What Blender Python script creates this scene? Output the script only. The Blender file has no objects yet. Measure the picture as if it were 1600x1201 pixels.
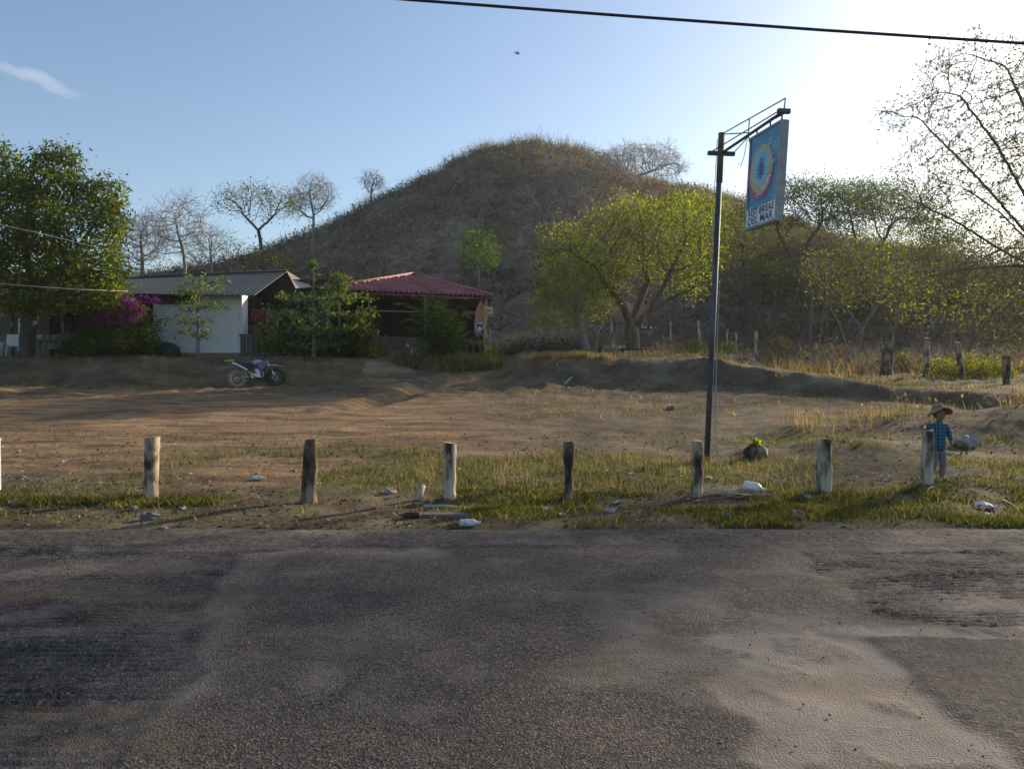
import bpy, bmesh, math, random
import numpy as np
from mathutils import Vector, Matrix, Euler

# ------------------------------------------------------------------ camera, world, sun, exposure
C = bpy.context.scene.collection
SC = bpy.context.scene
F = 1156.0                       # focal length in photo pixels (1600 wide)
CAMZ = 1.6
PITCH = math.radians(-1.26)
cam = bpy.data.cameras.new('camera'); camo = bpy.data.objects.new('camera', cam); C.objects.link(camo)
cam.sensor_width = 36.0; cam.lens = 36.0 * F / 1600.0
cam.clip_start = 0.05; cam.clip_end = 5000
camo.location = (0, 0, CAMZ); camo.rotation_euler = (math.radians(90) + PITCH, 0, 0)
SC.camera = camo

SUN_AZ = math.radians(50.0)      # to the right of the view direction (+Y)
SUN_EL = math.radians(20.0)
W = bpy.data.worlds.new("World"); SC.world = W; W.use_nodes = True
nt = W.node_tree; nt.nodes.clear()
out = nt.nodes.new('ShaderNodeOutputWorld'); bg = nt.nodes.new('ShaderNodeBackground')
sky = nt.nodes.new('ShaderNodeTexSky'); sky.sky_type = 'NISHITA'; sky.sun_disc = False
sky.sun_elevation = SUN_EL; sky.sun_rotation = SUN_AZ
sky.air_density = 1.0; sky.dust_density = 1.1; sky.ozone_density = 1.8; sky.altitude = 0
bg.inputs['Strength'].default_value = 0.12
# a thin wisp of cloud high on the left
tc = nt.nodes.new('ShaderNodeTexCoord')
def wn(t, **k):
    n = nt.nodes.new(t)
    for a, b in k.items(): setattr(n, a, b)
    return n
def cdir(px, py):
    v = Vector(((px - 800) / F, 1.0, 0)); cy = -(py - 600.5) / F
    c, s = math.cos(PITCH), math.sin(PITCH)
    return Vector((v.x, c - cy * s, s + cy * c))
ca = cdir(-30, 92).normalized(); cb = cdir(135, 150).normalized()
mid = (ca + cb) / 2; axis = (cb - ca).normalized(); half = (cb - ca).length / 2
perp = axis.cross(mid).normalized()
sub = wn('ShaderNodeVectorMath', operation='SUBTRACT'); sub.inputs[1].default_value = mid
nt.links.new(tc.outputs['Generated'], sub.inputs[0])
def dot(v):
    d = wn('ShaderNodeVectorMath', operation='DOT_PRODUCT'); d.inputs[1].default_value = v
    nt.links.new(sub.outputs[0], d.inputs[0]); return d.outputs['Value']
def m_(op, a, b=None):
    n = wn('ShaderNodeMath', operation=op)
    for i, v in enumerate((a, b)):
        if v is None: continue
        if isinstance(v, (int, float)): n.inputs[i].default_value = v
        else: nt.links.new(v, n.inputs[i])
    return n.outputs[0]
al = m_('POWER', m_('ABSOLUTE', m_('DIVIDE', dot(axis), half)), 2.0)
noi = wn('ShaderNodeTexNoise'); noi.inputs['Scale'].default_value = 26; noi.inputs['Detail'].default_value = 6
nt.links.new(tc.outputs['Generated'], noi.inputs['Vector'])
wob = m_('MULTIPLY', m_('SUBTRACT', noi.outputs['Fac'], 0.5), 0.022)
pp = m_('POWER', m_('ABSOLUTE', m_('DIVIDE', m_('ADD', dot(perp), wob), 0.0075)), 2.0)
r2 = m_('ADD', al, pp)
msk = m_('MULTIPLY', m_('MAXIMUM', m_('SUBTRACT', 1.0, r2), 0.0), 0.22)
mx = wn('ShaderNodeMix', data_type='RGBA')
nt.links.new(msk, mx.inputs['Factor']); nt.links.new(sky.outputs[0], mx.inputs['A'])
mx.inputs['B'].default_value = (6.2, 6.0, 6.2, 1)
nt.links.new(mx.outputs['Result'], bg.inputs['Color']); nt.links.new(bg.outputs[0], out.inputs['Surface'])

sl = bpy.data.lights.new('sun', 'SUN'); sl.energy = 4.8; sl.angle = math.radians(2.0); sl.color = (1.0, 0.83, 0.61)
so = bpy.data.objects.new('sun', sl); C.objects.link(so)
sd = Vector((math.sin(SUN_AZ) * math.cos(SUN_EL), math.cos(SUN_AZ) * math.cos(SUN_EL), math.sin(SUN_EL)))
so.rotation_euler = sd.to_track_quat('Z', 'Y').to_euler(); so.location = (30, 40, 30)
SC.view_settings.view_transform = 'Standard'; SC.view_settings.look = 'None'
SC.view_settings.exposure = 0.62; SC.view_settings.gamma = 1.0
SC.cycles.max_bounces = 6; SC.cycles.transparent_max_bounces = 6

# ------------------------------------------------------------------ numeric helpers
def hsh(ix, iy, s):
    h = (ix.astype(np.int64) * 374761393 + iy.astype(np.int64) * 668265263 + s * 1442695041) & 0xffffffff
    h = ((h ^ (h >> 13)) * 1274126177) & 0xffffffff
    return ((h ^ (h >> 16)) & 0xffff) / 65535.0
def vn(x, y, s=0):
    x = np.asarray(x, float); y = np.asarray(y, float)
    ix = np.floor(x); iy = np.floor(y); fx = x - ix; fy = y - iy
    fx = fx * fx * (3 - 2 * fx); fy = fy * fy * (3 - 2 * fy)
    a = hsh(ix, iy, s); b = hsh(ix + 1, iy, s); c = hsh(ix, iy + 1, s); d = hsh(ix + 1, iy + 1, s)
    return (a * (1 - fx) + b * fx) * (1 - fy) + (c * (1 - fx) + d * fx) * fy
def fbm(x, y, s=0, o=4):
    x = np.asarray(x, float); y = np.asarray(y, float); r = 0; a = 0.5; t = 0
    for i in range(o):
        r = r + a * vn(x * 2 ** i + 17 * i, y * 2 ** i + 31 * i, s + i); t += a; a *= 0.5
    return r / t
def ss(x, a, b):
    t = np.clip((np.asarray(x, float) - a) / (b - a), 0, 1); return t * t * (3 - 2 * t)
def at(px, py, Y):
    d = cdir(px, py); k = Y / d.y
    return Vector((d.x * k, Y, CAMZ + d.z * k))
def zat(py, Y): return at(800, py, Y).z

# ------------------------------------------------------------------ terrain
BY = [-40, 7.1, 7.45, 9.0, 12.0, 20.0, 25.0, 60.0, 140.0]
BZ = [-0.06, -0.05, 0.02, 0.06, 0.14, 0.58, 0.90, 1.6, 2.0]
CX = [-0.5, 0.24, 2.3, 4.6, 6.5, 7.3, 8.0, 9.3, 10.4, 11.3, 12.5, 16, 40]
CY = [28.5, 27.3, 27.0, 26.3, 25.0, 24.0, 23.0, 21.5, 20.2, 19.0, 18.0, 17.0, 16.0]
CZ = [1.85, 1.92, 1.92, 1.95, 1.86, 1.68, 1.46, 1.24, 1.0, 0.92, 0.88, 0.85, 0.85]
HP = [(-900, 460), (-300, 450), (0, 445), (200, 435), (340, 424), (400, 410), (450, 396), (500, 376), (560, 346), (600, 320),
      (650, 291), (700, 264), (750, 245), (800, 235), (850, 236), (880, 243), (920, 258), (960, 277), (1000, 290), (1040, 299),
      (1080, 302), (1110, 316), (1200, 352), (1300, 388), (1400, 410), (1500, 428), (1600, 440), (2000, 460), (3200, 480)]
HC = 105.0
HX = [(p[0] - 800) / F * HC for p in HP]; HZ = [zat(p[1], HC) for p in HP]
def gz(x, y, detail=True):
    x = np.asarray(x, float); y = np.asarray(y, float)
    b = np.interp(y, BY, BZ)
    # left terrace under the buildings
    sharp = ss(x, -5.2, -7.2)
    n1 = (fbm(x * 0.35, y * 0.2, 3) - 0.5)
    L1 = ss(y + n1 * 1.2, 27.0, 28.7); L2 = ss(y + n1 * 2, 24.0, 30.5)
    kl = L1 * sharp + L2 * (1 - sharp)
    zl = b + (np.maximum(2.03, b) - b) * kl
    # right terrace
    cy = np.interp(x, CX, CY) + (fbm(x * 0.9, x * 0 + 3, 9) - 0.5) * 0.9; cz = np.interp(x, CX, CZ)
    wd = np.interp(x, [0, 1.5, 5, 8, 13], [3.0, 4.5, 6.2, 5.0, 3.2])
    t = np.clip((y - (cy - wd)) / wd, 0, 1); kr = .30 * t ** 1.3 + .70 * ss(t, .62, 1.0)
    sl = np.interp(x, [6, 12], [0.055, 0.030])
    top = cz + sl * np.maximum(y - cy, 0)
    top = np.minimum(top, 2.9)
    zr = b + (top - b) * kr
    wR = ss(x + (fbm(x * .5, y * .5, 12) - .5) * .8, -0.9, 0.5)
    z = zl * (1 - wR) + zr * wR
    # worn track between the two terraces
    tr = np.exp(-((x + 0.55 + (y - 25) * 0.02) / 0.55) ** 2) * ss(y, 22, 25) * (1 - ss(y, 30, 33))
    z = z - 0.12 * tr
    # mounds
    for mxx, myy, a, rx, ry in ((5.7, 12.2, .16, 1.1, .8), (9.6, 13.2, .62, 2.0, 1.6), (4.05, 12.2, .12, .4, .35),
                                (7.2, 14.6, .18, 1.6, .8), (-0.4, 8.55, -.05, 2.2, .35), (3.0, 8.6, -.06, 2.5, .35)):
        z = z + a * np.exp(-((x - mxx) / rx) ** 2 - ((y - myy) / ry) ** 2)
    z = z + 0.10 * ss(x, 3.5, 6.5) * ss(y, 8.3, 9.6)
    # hill
    crest = np.interp(x, HX, HZ)
    tt = np.clip((y - 47.0) / (HC - 47.0), 0, 1)
    s_ = 1 - (1 - tt) ** 1.15
    back = np.where(y > HC, np.exp(-((y - HC) / 60.0) ** 2), 1.0)
    zz0 = z
    hz = zz0 + (crest - zz0) * s_ * back
    z = np.where(y > 47, np.where(crest > zz0, hz, zz0), z)
    if detail:
        far = ss(y, 40, 60)
        off = ss(y, 7.2, 8.0)
        z = z + off * ((fbm(x * 1.1, y * 1.1, 5) - .5) * .10 + (fbm(x * 5, y * 5, 6, 3) - .5) * .035)
        z = z + far * ((fbm(x * .10, y * .07, 7) - .5) * 3.4 + (fbm(x * .4, y * .4, 8) - .5) * 1.3)
        bank = ss(y, 20, 24) * (1 - ss(y, 28, 30))
        z = z + bank * ((fbm(x * 1.6, y * 1.2, 15) - .5) * .16 + (fbm(x * 6, y * 4, 16) - .5) * .16)
    return z
def G(x, y): return float(gz(np.array([x]), np.array([y]))[0])
def hit(px, py, y0=3.0, y1=140.0):
    ys = np.concatenate([np.arange(y0, 40, .02), np.arange(40, y1, .1)])
    d = cdir(px, py)
    xs = d.x / d.y * ys; zs = CAMZ + d.z / d.y * ys
    g = gz(xs, ys)
    i = np.argmax(zs < g) if np.any(zs < g) else len(ys) - 1
    return Vector((xs[i], ys[i], float(g[i])))

# ------------------------------------------------------------------ materials
def new_mat(name):
    m = bpy.data.materials.new(name); m.use_nodes = True; n = m.node_tree; n.nodes.clear()
    o = n.nodes.new('ShaderNodeOutputMaterial'); return m, n, o
def ramp(n, fac, stops):
    r = n.nodes.new('ShaderNodeValToRGB'); e = r.color_ramp.elements
    while len(e) < len(stops): e.new(0.5)
    for i, (p, c) in enumerate(stops):
        e[i].position = p; e[i].color = (*c, 1)
    n.links.new(fac, r.inputs[0]); return r.outputs[0]
def noise(n, vec, scale, detail=6, rough=.6):
    t = n.nodes.new('ShaderNodeTexNoise'); t.inputs['Scale'].default_value = scale; t.inputs['Detail'].default_value = detail
    t.inputs['Roughness'].default_value = rough
    if vec is not None: n.links.new(vec, t.inputs['Vector'])
    return t.outputs['Fac']
def pm(name, stops, scale=5, rough=.85, bump=.2, bscale=None, metal=0, stretch=None, world=False, spec=.3, trans=0):
    m, n, o = new_mat(name)
    b = n.nodes.new('ShaderNodeBsdfPrincipled')
    if world: v = n.nodes.new('ShaderNodeNewGeometry').outputs['Position']
    else: v = n.nodes.new('ShaderNodeTexCoord').outputs['Object']
    if stretch:
        mp = n.nodes.new('ShaderNodeMapping'); mp.inputs['Scale'].default_value = stretch
        n.links.new(v, mp.inputs['Vector']); v = mp.outputs[0]
    if not isinstance(stops[0], (tuple, list)):   # a single colour triple
        c = stops; stops = [(.3, tuple(x * .82 for x in c)), (.7, tuple(min(1, x * 1.15) for x in c))]
    n.links.new(ramp(n, noise(n, v, scale), stops), b.inputs['Base Color'])
    b.inputs['Roughness'].default_value = rough; b.inputs['Metallic'].default_value = metal
    b.inputs['Specular IOR Level'].default_value = spec
    if trans: b.inputs['Transmission Weight'].default_value = trans
    if bump:
        bp = n.nodes.new('ShaderNodeBump'); bp.inputs['Strength'].default_value = bump; bp.inputs['Distance'].default_value = .02
        n.links.new(noise(n, v, bscale or scale * 4), bp.inputs['Height']); n.links.new(bp.outputs[0], b.inputs['Normal'])
    n.links.new(b.outputs[0], o.inputs['Surface']); return m
def solid(name, c, rough=.7, metal=0, scale=8, bump=.05):
    return pm(name, [(.3, tuple(x * .8 for x in c)), (.7, tuple(min(1, x * 1.15) for x in c))], scale, rough, bump, metal=metal)
def leafm(name, stops, trans=.5, tint=(1.35, 1.5, .55), nscale=.6, lo=(.55, .6, .6), hi=(1.4, 1.35, 1.1)):
    m, n, o = new_mat(name)
    g = n.nodes.new('ShaderNodeNewGeometry')
    col = ramp(n, g.outputs['Random Per Island'], stops)
    nz = noise(n, g.outputs['Position'], nscale, 3)
    mul = n.nodes.new('ShaderNodeMix'); mul.data_type = 'RGBA'; mul.blend_type = 'MULTIPLY'; mul.inputs['Factor'].default_value = 1
    n.links.new(col, mul.inputs['A']); n.links.new(ramp(n, nz, [(.34, lo), (.66, hi)]), mul.inputs['B'])
    d = n.nodes.new('ShaderNodeBsdfDiffuse'); t = n.nodes.new('ShaderNodeBsdfTranslucent')
    n.links.new(mul.outputs['Result'], d.inputs['Color'])
    m2 = n.nodes.new('ShaderNodeMix'); m2.data_type = 'RGBA'; m2.blend_type = 'MULTIPLY'; m2.inputs['Factor'].default_value = 1
    n.links.new(mul.outputs['Result'], m2.inputs['A']); m2.inputs['B'].default_value = (*tint, 1)
    n.links.new(m2.outputs['Result'], t.inputs['Color'])
    mixs = n.nodes.new('ShaderNodeMixShader'); mixs.inputs[0].default_value = trans
    n.links.new(d.outputs[0], mixs.inputs[1]); n.links.new(t.outputs[0], mixs.inputs[2])
    n.links.new(mixs.outputs[0], o.inputs['Surface']); return m

# ------------------------------------------------------------------ mesh helpers
def npmesh(name, V, Fq, mat, parent=None, smooth=False, link=True):
    """V (n,3), Fq (m,k) faces of k corners"""
    me = bpy.data.meshes.new(name); V = np.asarray(V, np.float32); Fq = np.asarray(Fq, np.int32)
    me.vertices.add(len(V)); me.vertices.foreach_set('co', V.ravel())
    k = Fq.shape[1]; me.loops.add(Fq.size); me.loops.foreach_set('vertex_index', Fq.ravel())
    me.polygons.add(len(Fq)); me.polygons.foreach_set('loop_start', np.arange(0, Fq.size, k, dtype=np.int32))
    me.polygons.foreach_set('loop_total', np.full(len(Fq), k, np.int32))
    if smooth: me.polygons.foreach_set('use_smooth', np.ones(len(Fq), bool))
    me.update(calc_edges=True)
    if mat: me.materials.append(mat)
    o = bpy.data.objects.new(name, me); C.objects.link(o)
    if parent: o.parent = parent
    return o
class MB:
    def __init__(s): s.v = []; s.f = []; s.sm = []
    def add(s, vs, fs, smooth=False):
        o = len(s.v); s.v += [tuple(v) for v in vs]; s.f += [tuple(o + i for i in f) for f in fs]; s.sm += [smooth] * len(fs); return s
    def box(s, c, size, rot=None, bev=0.0):
        hx, hy, hz = (d / 2 for d in size); R = rot.to_matrix() if rot is not None else Matrix.Identity(3)
        bm = bmesh.new(); bmesh.ops.create_cube(bm, size=1)
        for v in bm.verts: v.co = Vector((v.co.x * hx * 2, v.co.y * hy * 2, v.co.z * hz * 2))
        if bev: bmesh.ops.bevel(bm, geom=bm.edges[:], offset=min(bev, min(hx, hy, hz) * .9), segments=2, affect='EDGES', profile=.6)
        bm.verts.index_update()
        s.add([R @ v.co + Vector(c) for v in bm.verts], [[v.index for v in f.verts] for f in bm.faces]); bm.free(); return s
    def tube(s, pts, rad, n=8, cap=True, wob=0, seed=0):
        pts = [Vector(p) for p in pts]; rr = rad if isinstance(rad, (list, tuple)) else [rad] * len(pts)
        rg = random.Random(seed); vs = []; fs = []
        ref = Vector((.13, .21, .97))
        prevu = None
        for i, p in enumerate(pts):
            d = (pts[min(i + 1, len(pts) - 1)] - pts[max(i - 1, 0)])
            d = d.normalized() if d.length > 1e-9 else Vector((0, 0, 1))
            if prevu is None: u = d.cross(ref if abs(d.dot(ref)) < .9 else Vector((1, 0, 0))).normalized()
            else: u = (prevu - d * prevu.dot(d)).normalized()
            prevu = u; w = d.cross(u)
            for k in range(n):
                a = 2 * math.pi * k / n; r = rr[i] * (1 + wob * (rg.random() - .5))
                vs.append(p + u * math.cos(a) * r + w * math.sin(a) * r)
        for i in range(len(pts) - 1):
            for k in range(n):
                fs.append((i * n + k, i * n + (k + 1) % n, (i + 1) * n + (k + 1) % n, (i + 1) * n + k))
        s.add(vs, fs, n > 5)
        if cap:
            m = len(pts) - 1
            s.add([vs[k] for k in range(n)], [tuple(range(n - 1, -1, -1))]); s.add([vs[m * n + k] for k in range(n)], [tuple(range(n))])
        return s
    def lathe(s, prof, c=(0, 0, 0), n=20, R=None, sx=1, sy=1):
        R = R or Matrix.Identity(3); vs = []; fs = []
        for r, z in prof:
            for k in range(n):
                a = 2 * math.pi * k / n; vs.append(R @ Vector((r * math.cos(a) * sx, r * math.sin(a) * sy, z)) + Vector(c))
        for i in range(len(prof) - 1):
            for k in range(n): fs.append((i * n + k, i * n + (k + 1) % n, (i + 1) * n + (k + 1) % n, (i + 1) * n + k))
        s.add(vs, fs, True); return s
    def ball(s, c, r, n=12, m=8, noise=0, seed=0, R=None):
        r = r if isinstance(r, (tuple, list)) else (r, r, r); rg = random.Random(seed)
        R = R or Matrix.Identity(3); vs = []; fs = []
        for j in range(m + 1):
            th = math.pi * j / m
            for k in range(n):
                a = 2 * math.pi * k / n; q = 1 + noise * (rg.random() - .5) if 0 < j < m else 1
                vs.append(R @ Vector((r[0] * q * math.sin(th) * math.cos(a), r[1] * q * math.sin(th) * math.sin(a), r[2] * q * math.cos(th))) + Vector(c))
        for j in range(m):
            for k in range(n): fs.append((j * n + k, (j + 1) * n + k, (j + 1) * n + (k + 1) % n, j * n + (k + 1) % n))
        s.add(vs, fs, True); return s
    def slab(s, pts, th, nrm=None):
        """a flat polygon given thickness along its normal"""
        pts = [Vector(p) for p in pts]; n = len(pts)
        if nrm is None: nrm = (pts[1] - pts[0]).cross(pts[2] - pts[0]).normalized()
        vs = pts + [p + Vector(nrm) * th for p in pts]
        fs = [tuple(range(n - 1, -1, -1)), tuple(range(n, 2 * n))] + [(i, (i + 1) % n, n + (i + 1) % n, n + i) for i in range(n)]
        s.add(vs, fs); return s
    def build(s, name, mat, parent=None):
        me = bpy.data.meshes.new(name); me.from_pydata(s.v, [], s.f)
        me.polygons.foreach_set('use_smooth', s.sm); me.update()
        bm = bmesh.new(); bm.from_mesh(me); bmesh.ops.remove_doubles(bm, verts=bm.verts, dist=1e-6) if len(s.v) < 4000 else None
        bmesh.ops.recalc_face_normals(bm, faces=bm.faces); bm.to_mesh(me); bm.free()
        if mat: me.materials.append(mat)
        o = bpy.data.objects.new(name, me); C.objects.link(o)
        if parent: o.parent = parent
        return o
def tag(o, label=None, cat=None, group=None, kind=None):
    if label: o['label'] = label
    if cat: o['category'] = cat
    if group: o['group'] = group
    if kind: o['kind'] = kind
    return o
def empty(name, loc, label, cat, group=None, rz=0, rot=None):
    o = bpy.data.objects.new(name, None); o.empty_display_size = .2; C.objects.link(o); o.location = loc
    o.rotation_euler = rot if rot is not None else (0, 0, rz)
    return tag(o, label, cat, group)
def shade_auto(o): return o
def lines_np(P0, P1, r0, r1, n=3):
    """separate frustums for many edges at once"""
    P0 = np.asarray(P0, float); P1 = np.asarray(P1, float); N = len(P0)
    d = P1 - P0; d /= np.maximum(np.linalg.norm(d, axis=1, keepdims=True), 1e-9)
    return rings(P0, P1, d, d, r0, r1, n)
def rings(P0, P1, D0, D1, r0, r1, n):
    ref = np.array([.31, .22, .2]); N = len(P0)
    def fr(d):
        u = np.cross(d, ref + 0 * d); bad = np.linalg.norm(u, axis=1) < .05
        u[bad] = np.cross(d[bad], np.array([1., 0, 0])); u /= np.linalg.norm(u, axis=1, keepdims=True)
        return u, np.cross(d, u)
    a = np.arange(n) * 2 * math.pi / n; ca, sa = np.cos(a), np.sin(a)
    u0, w0 = fr(D0); u1, w1 = fr(D1)
    A = P0[:, None] + (u0[:, None] * ca[None, :, None] + w0[:, None] * sa[None, :, None]) * np.asarray(r0)[:, None, None]
    B = P1[:, None] + (u1[:, None] * ca[None, :, None] + w1[:, None] * sa[None, :, None]) * np.asarray(r1)[:, None, None]
    V = np.concatenate([A, B], 1).reshape(-1, 3)
    k = np.arange(n); k2 = (k + 1) % n
    base = (np.arange(N) * 2 * n)[:, None, None]
    Fq = base + np.stack([k, k2, n + k2, n + k], 1)[None]
    return V, Fq.reshape(-1, 4)
def leaf_quads(cen, rng, size=.1, asp=.45, var=.5, droop=0.0, flat=0.0):
    N = len(cen); d = rng.normal(size=(N, 3)); d[:, 2] = d[:, 2] * (1 - flat) - droop
    d /= np.linalg.norm(d, axis=1, keepdims=True)
    e = rng.normal(size=(N, 3)); e[:, 2] *= (1 - flat * .7); e -= d * np.sum(e * d, 1, keepdims=True)
    e /= np.linalg.norm(e, axis=1, keepdims=True)
    L = size * (1 + var * (rng.random(N) - .5) * 2)[:, None]; w = L * asp * .5
    p0 = cen; p1 = cen + d * L * .5 + e * w; p2 = cen + d * L; p3 = cen + d * L * .5 - e * w
    V = np.stack([p0, p1, p2, p3], 1).reshape(-1, 3)
    return V, np.arange(N * 4).reshape(-1, 4)

DBG = False
# ------------------------------------------------------------------ tree growth (space colonisation)
def grow(attr, stems, D, di, dk, rng, iters=140, up=.05, jit=.25):
    MAXN = 16000
    P = np.zeros((MAXN, 3)); par = np.full(MAXN, -1); nch = np.zeros(MAXN, int); N = 0
    for st in stems:
        st = [np.array(p, float) for p in st]; pr = -1
        # refine the polyline at step D
        for i in range(len(st)):
            if i == 0:
                if N and st[0] is not None and len(st) and np.linalg.norm(P[:N] - st[0], axis=1).min() < D * .6:
                    pr = int(np.argmin(np.linalg.norm(P[:N] - st[0], axis=1))); continue
                P[N] = st[0]; par[N] = -1; pr = N; N += 1; continue
            a = P[pr].copy(); L = np.linalg.norm(st[i] - a); k = max(1, int(round(L / D)))
            for j in range(1, k + 1):
                P[N] = a + (st[i] - a) * j / k + (rng.normal(size=3) * D * .06 if j < k else 0); par[N] = pr; nch[pr] += 1; pr = N; N += 1
    A = attr.copy(); best = np.full(len(A), 1e9); bi = np.zeros(len(A), int); new = np.arange(N)
    for it in range(iters):
        dm = np.linalg.norm(A[:, None] - P[new][None], axis=2)
        mi = dm.argmin(1); md = dm[np.arange(len(A)), mi]; u = md < best; best[u] = md[u]; bi[u] = new[mi[u]]
        keep = best > dk; A = A[keep]; best = best[keep]; bi = bi[keep]
        if len(A) == 0: break
        act = best < di
        if not act.any(): act = best < best.min() * 1.2
        idx = bi[act]; vec = A[act] - P[idx]; vec /= np.linalg.norm(vec, axis=1, keepdims=True)
        un, inv = np.unique(idx, return_inverse=True); S = np.zeros((len(un), 3)); np.add.at(S, inv, vec)
        S += rng.normal(size=S.shape) * jit; S[:, 2] += up; S /= np.maximum(np.linalg.norm(S, axis=1, keepdims=True), 1e-6)
        sat = nch[un] >= 4
        if sat.any():
            dead = np.isin(bi, un[sat]); A = A[~dead]; best = best[~dead]; bi = bi[~dead]; un = un[~sat]; S = S[~sat]
        if len(un) == 0 or len(A) == 0: break
        if N + len(un) >= MAXN: break
        new = np.arange(N, N + len(un)); P[new] = P[un] + S * D; par[new] = un; nch[un] += 1; N += len(un)
    return P[:N], par[:N], nch[:N]
def tree(name, label, blobs, stems, bark, leaf=None, D=.35, di=2.0, dk=.5, rtip=.012, pexp=2.3, leafn=8, spread=.3,
         lsize=.12, asp=.45, seed=1, group=None, twig=0, twl=.5, rmax=None, up=.05, jit=.3, droop=.1, flat=0, minleaf=.0,
         leafthr=2.2, cat='tree', crownlab=None, rtrunk=None, twr=.6, hollow=0.0, dens=2.6):
    D *= .62; dk *= .5; di = max(di, D * 4)
    rng = np.random.default_rng(seed)
    att = []
    for (c, r, n) in blobs:
        n = int(n * dens); p = rng.normal(size=(n, 3)); p /= np.linalg.norm(p, axis=1, keepdims=True)
        rr = (hollow + (1 - hollow) * rng.random(n)) ** (1 / 3.); p = p * rr[:, None] * np.array(r) + np.array(c); att.append(p)
    att = np.concatenate(att)
    P, par, nch = grow(att, stems, D, di, dk, rng, up=up, jit=jit)
    N = len(P); r = np.zeros(N)
    for i in range(N - 1, -1, -1):
        r[i] = (r[i] ** 1 if r[i] > 0 else rtip ** pexp) if True else 0
        if par[i] >= 0: r[par[i]] += r[i]
    r = r ** (1 / pexp)
    if rtrunk: r *= 1.0; k = rtrunk / r.max(); f_ = np.clip((r - rtip) / (r.max() - rtip), 0, 1); r = r * (1 + (k - 1) * f_)
    if rmax: r = np.minimum(r, rmax)
    base = np.array(stems[0][0], float)
    e = np.where(par >= 0)[0]; p = par[e]
    d = P[e] - P[p]; d /= np.maximum(np.linalg.norm(d, axis=1, keepdims=True), 1e-9)
    dn = np.zeros((N, 3)); dn[e] = d; roots = np.where(par < 0)[0]
    for rt in roots: dn[rt] = (0, 0, 1)
    # main child of each node
    mainc = np.full(N, -1); mr = np.zeros(N)
    for j, q in zip(e, p):
        if r[j] > mr[q]: mr[q] = r[j]; mainc[q] = j
    ism = mainc[p] == e
    D0 = np.where(ism[:, None], dn[p], d); R0 = np.where(ism, r[p], r[e] * 1.2)
    if DBG: print('TREE', name, len(P), len(att), int((nch == 0).sum()))
    V = []; Fs = []; off = 0
    for lo, hi, n in ((0, rtip * 2.5, 3), (rtip * 2.5, .06, 5), (.06, 9, 9)):
        s = (r[e] >= lo) & (r[e] < hi)
        if s.any():
            v, f = rings(P[p][s], P[e][s], D0[s], d[s], R0[s], r[e][s], n); V.append(v); Fs.append(f + off); off += len(v)
    tips = np.where(r < rtip * leafthr)[0]; tips = tips[par[tips] >= 0]
    if twig:
        q = np.repeat(tips, twig); dd = dn[q] + rng.normal(size=(len(q), 3)) * .8; dd /= np.linalg.norm(dd, axis=1, keepdims=True)
        L = twl * (.4 + rng.random(len(q)) * .9)[:, None]; m1 = P[q] + dd * L * .5
        d2 = dd + rng.normal(size=dd.shape) * .4; d2 /= np.linalg.norm(d2, axis=1, keepdims=True); m2 = m1 + d2 * L * .6
        d3 = dd + rng.normal(size=dd.shape) * .7; d3 /= np.linalg.norm(d3, axis=1, keepdims=True); m3 = m1 + d3 * L * .5
        for a_, b_ in ((P[q], m1), (m1, m2), (m1, m3)):
            v, f = lines_np(a_, b_, np.full(len(q), rtip * twr), np.full(len(q), rtip * twr * .5), 3); V.append(v); Fs.append(f + off); off += len(v)
        tippos = np.concatenate([P[tips], m2, m3]) if leaf else None
    else: tippos = P[tips]
    root = empty(name, tuple(base), label, cat, group)
    npmesh('trunk', np.concatenate(V) - base, np.concatenate(Fs), bark, root, smooth=True)
    if leaf is not None:
        nl = leafn; c = np.repeat(tippos, nl, axis=0) + rng.normal(size=(len(tippos) * nl, 3)) * spread * np.array([1, 1, .75])
        v, f = leaf_quads(c, rng, lsize, asp, droop=droop, flat=flat)
        cr = npmesh('crown', v - base, f, leaf, root)
        if crownlab: cr['label'] = crownlab
    return root
def pb(px, py, Y, rpx, rpy, ry, n):
    """crown lobe given around a photo position at distance Y"""
    c = at(px, py, Y); k = Y / F
    return ((c.x, c.y, c.z), (rpx * k, ry, rpy * k), n)
def copy_tree(o, parent=None):
    c = o.copy(); C.objects.link(c)
    if parent: c.parent = parent
    for ch in list(o.children): copy_tree(ch, c)
    return c
# ------------------------------------------------------------------ gully line in world coordinates
GUL = [hit(p[0], p[1]) for p in ((800, 573), (730, 592), (665, 604), (600, 626), (545, 640))]
def dist_poly(x, y, pts):
    best = np.full(np.shape(x), 1e9)
    for a, b in zip(pts[:-1], pts[1:]):
        dx, dy = b[0] - a[0], b[1] - a[1]; t = np.clip(((x - a[0]) * dx + (y - a[1]) * dy) / (dx * dx + dy * dy), 0, 1)
        best = np.minimum(best, np.hypot(x - a[0] - t * dx, y - a[1] - t * dy))
    return best
_gz0 = gz
def gz(x, y, detail=True):
    z = _gz0(x, y, detail)
    d = dist_poly(np.asarray(x, float), np.asarray(y, float), GUL)
    w = .38 + .25 * (fbm(np.asarray(x) * 1.3, np.asarray(y) * 1.3, 40) - .5)
    return z - .16 * np.exp(-(d / w) ** 2) + .05 * np.exp(-((d - .8) / .3) ** 2)

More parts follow.
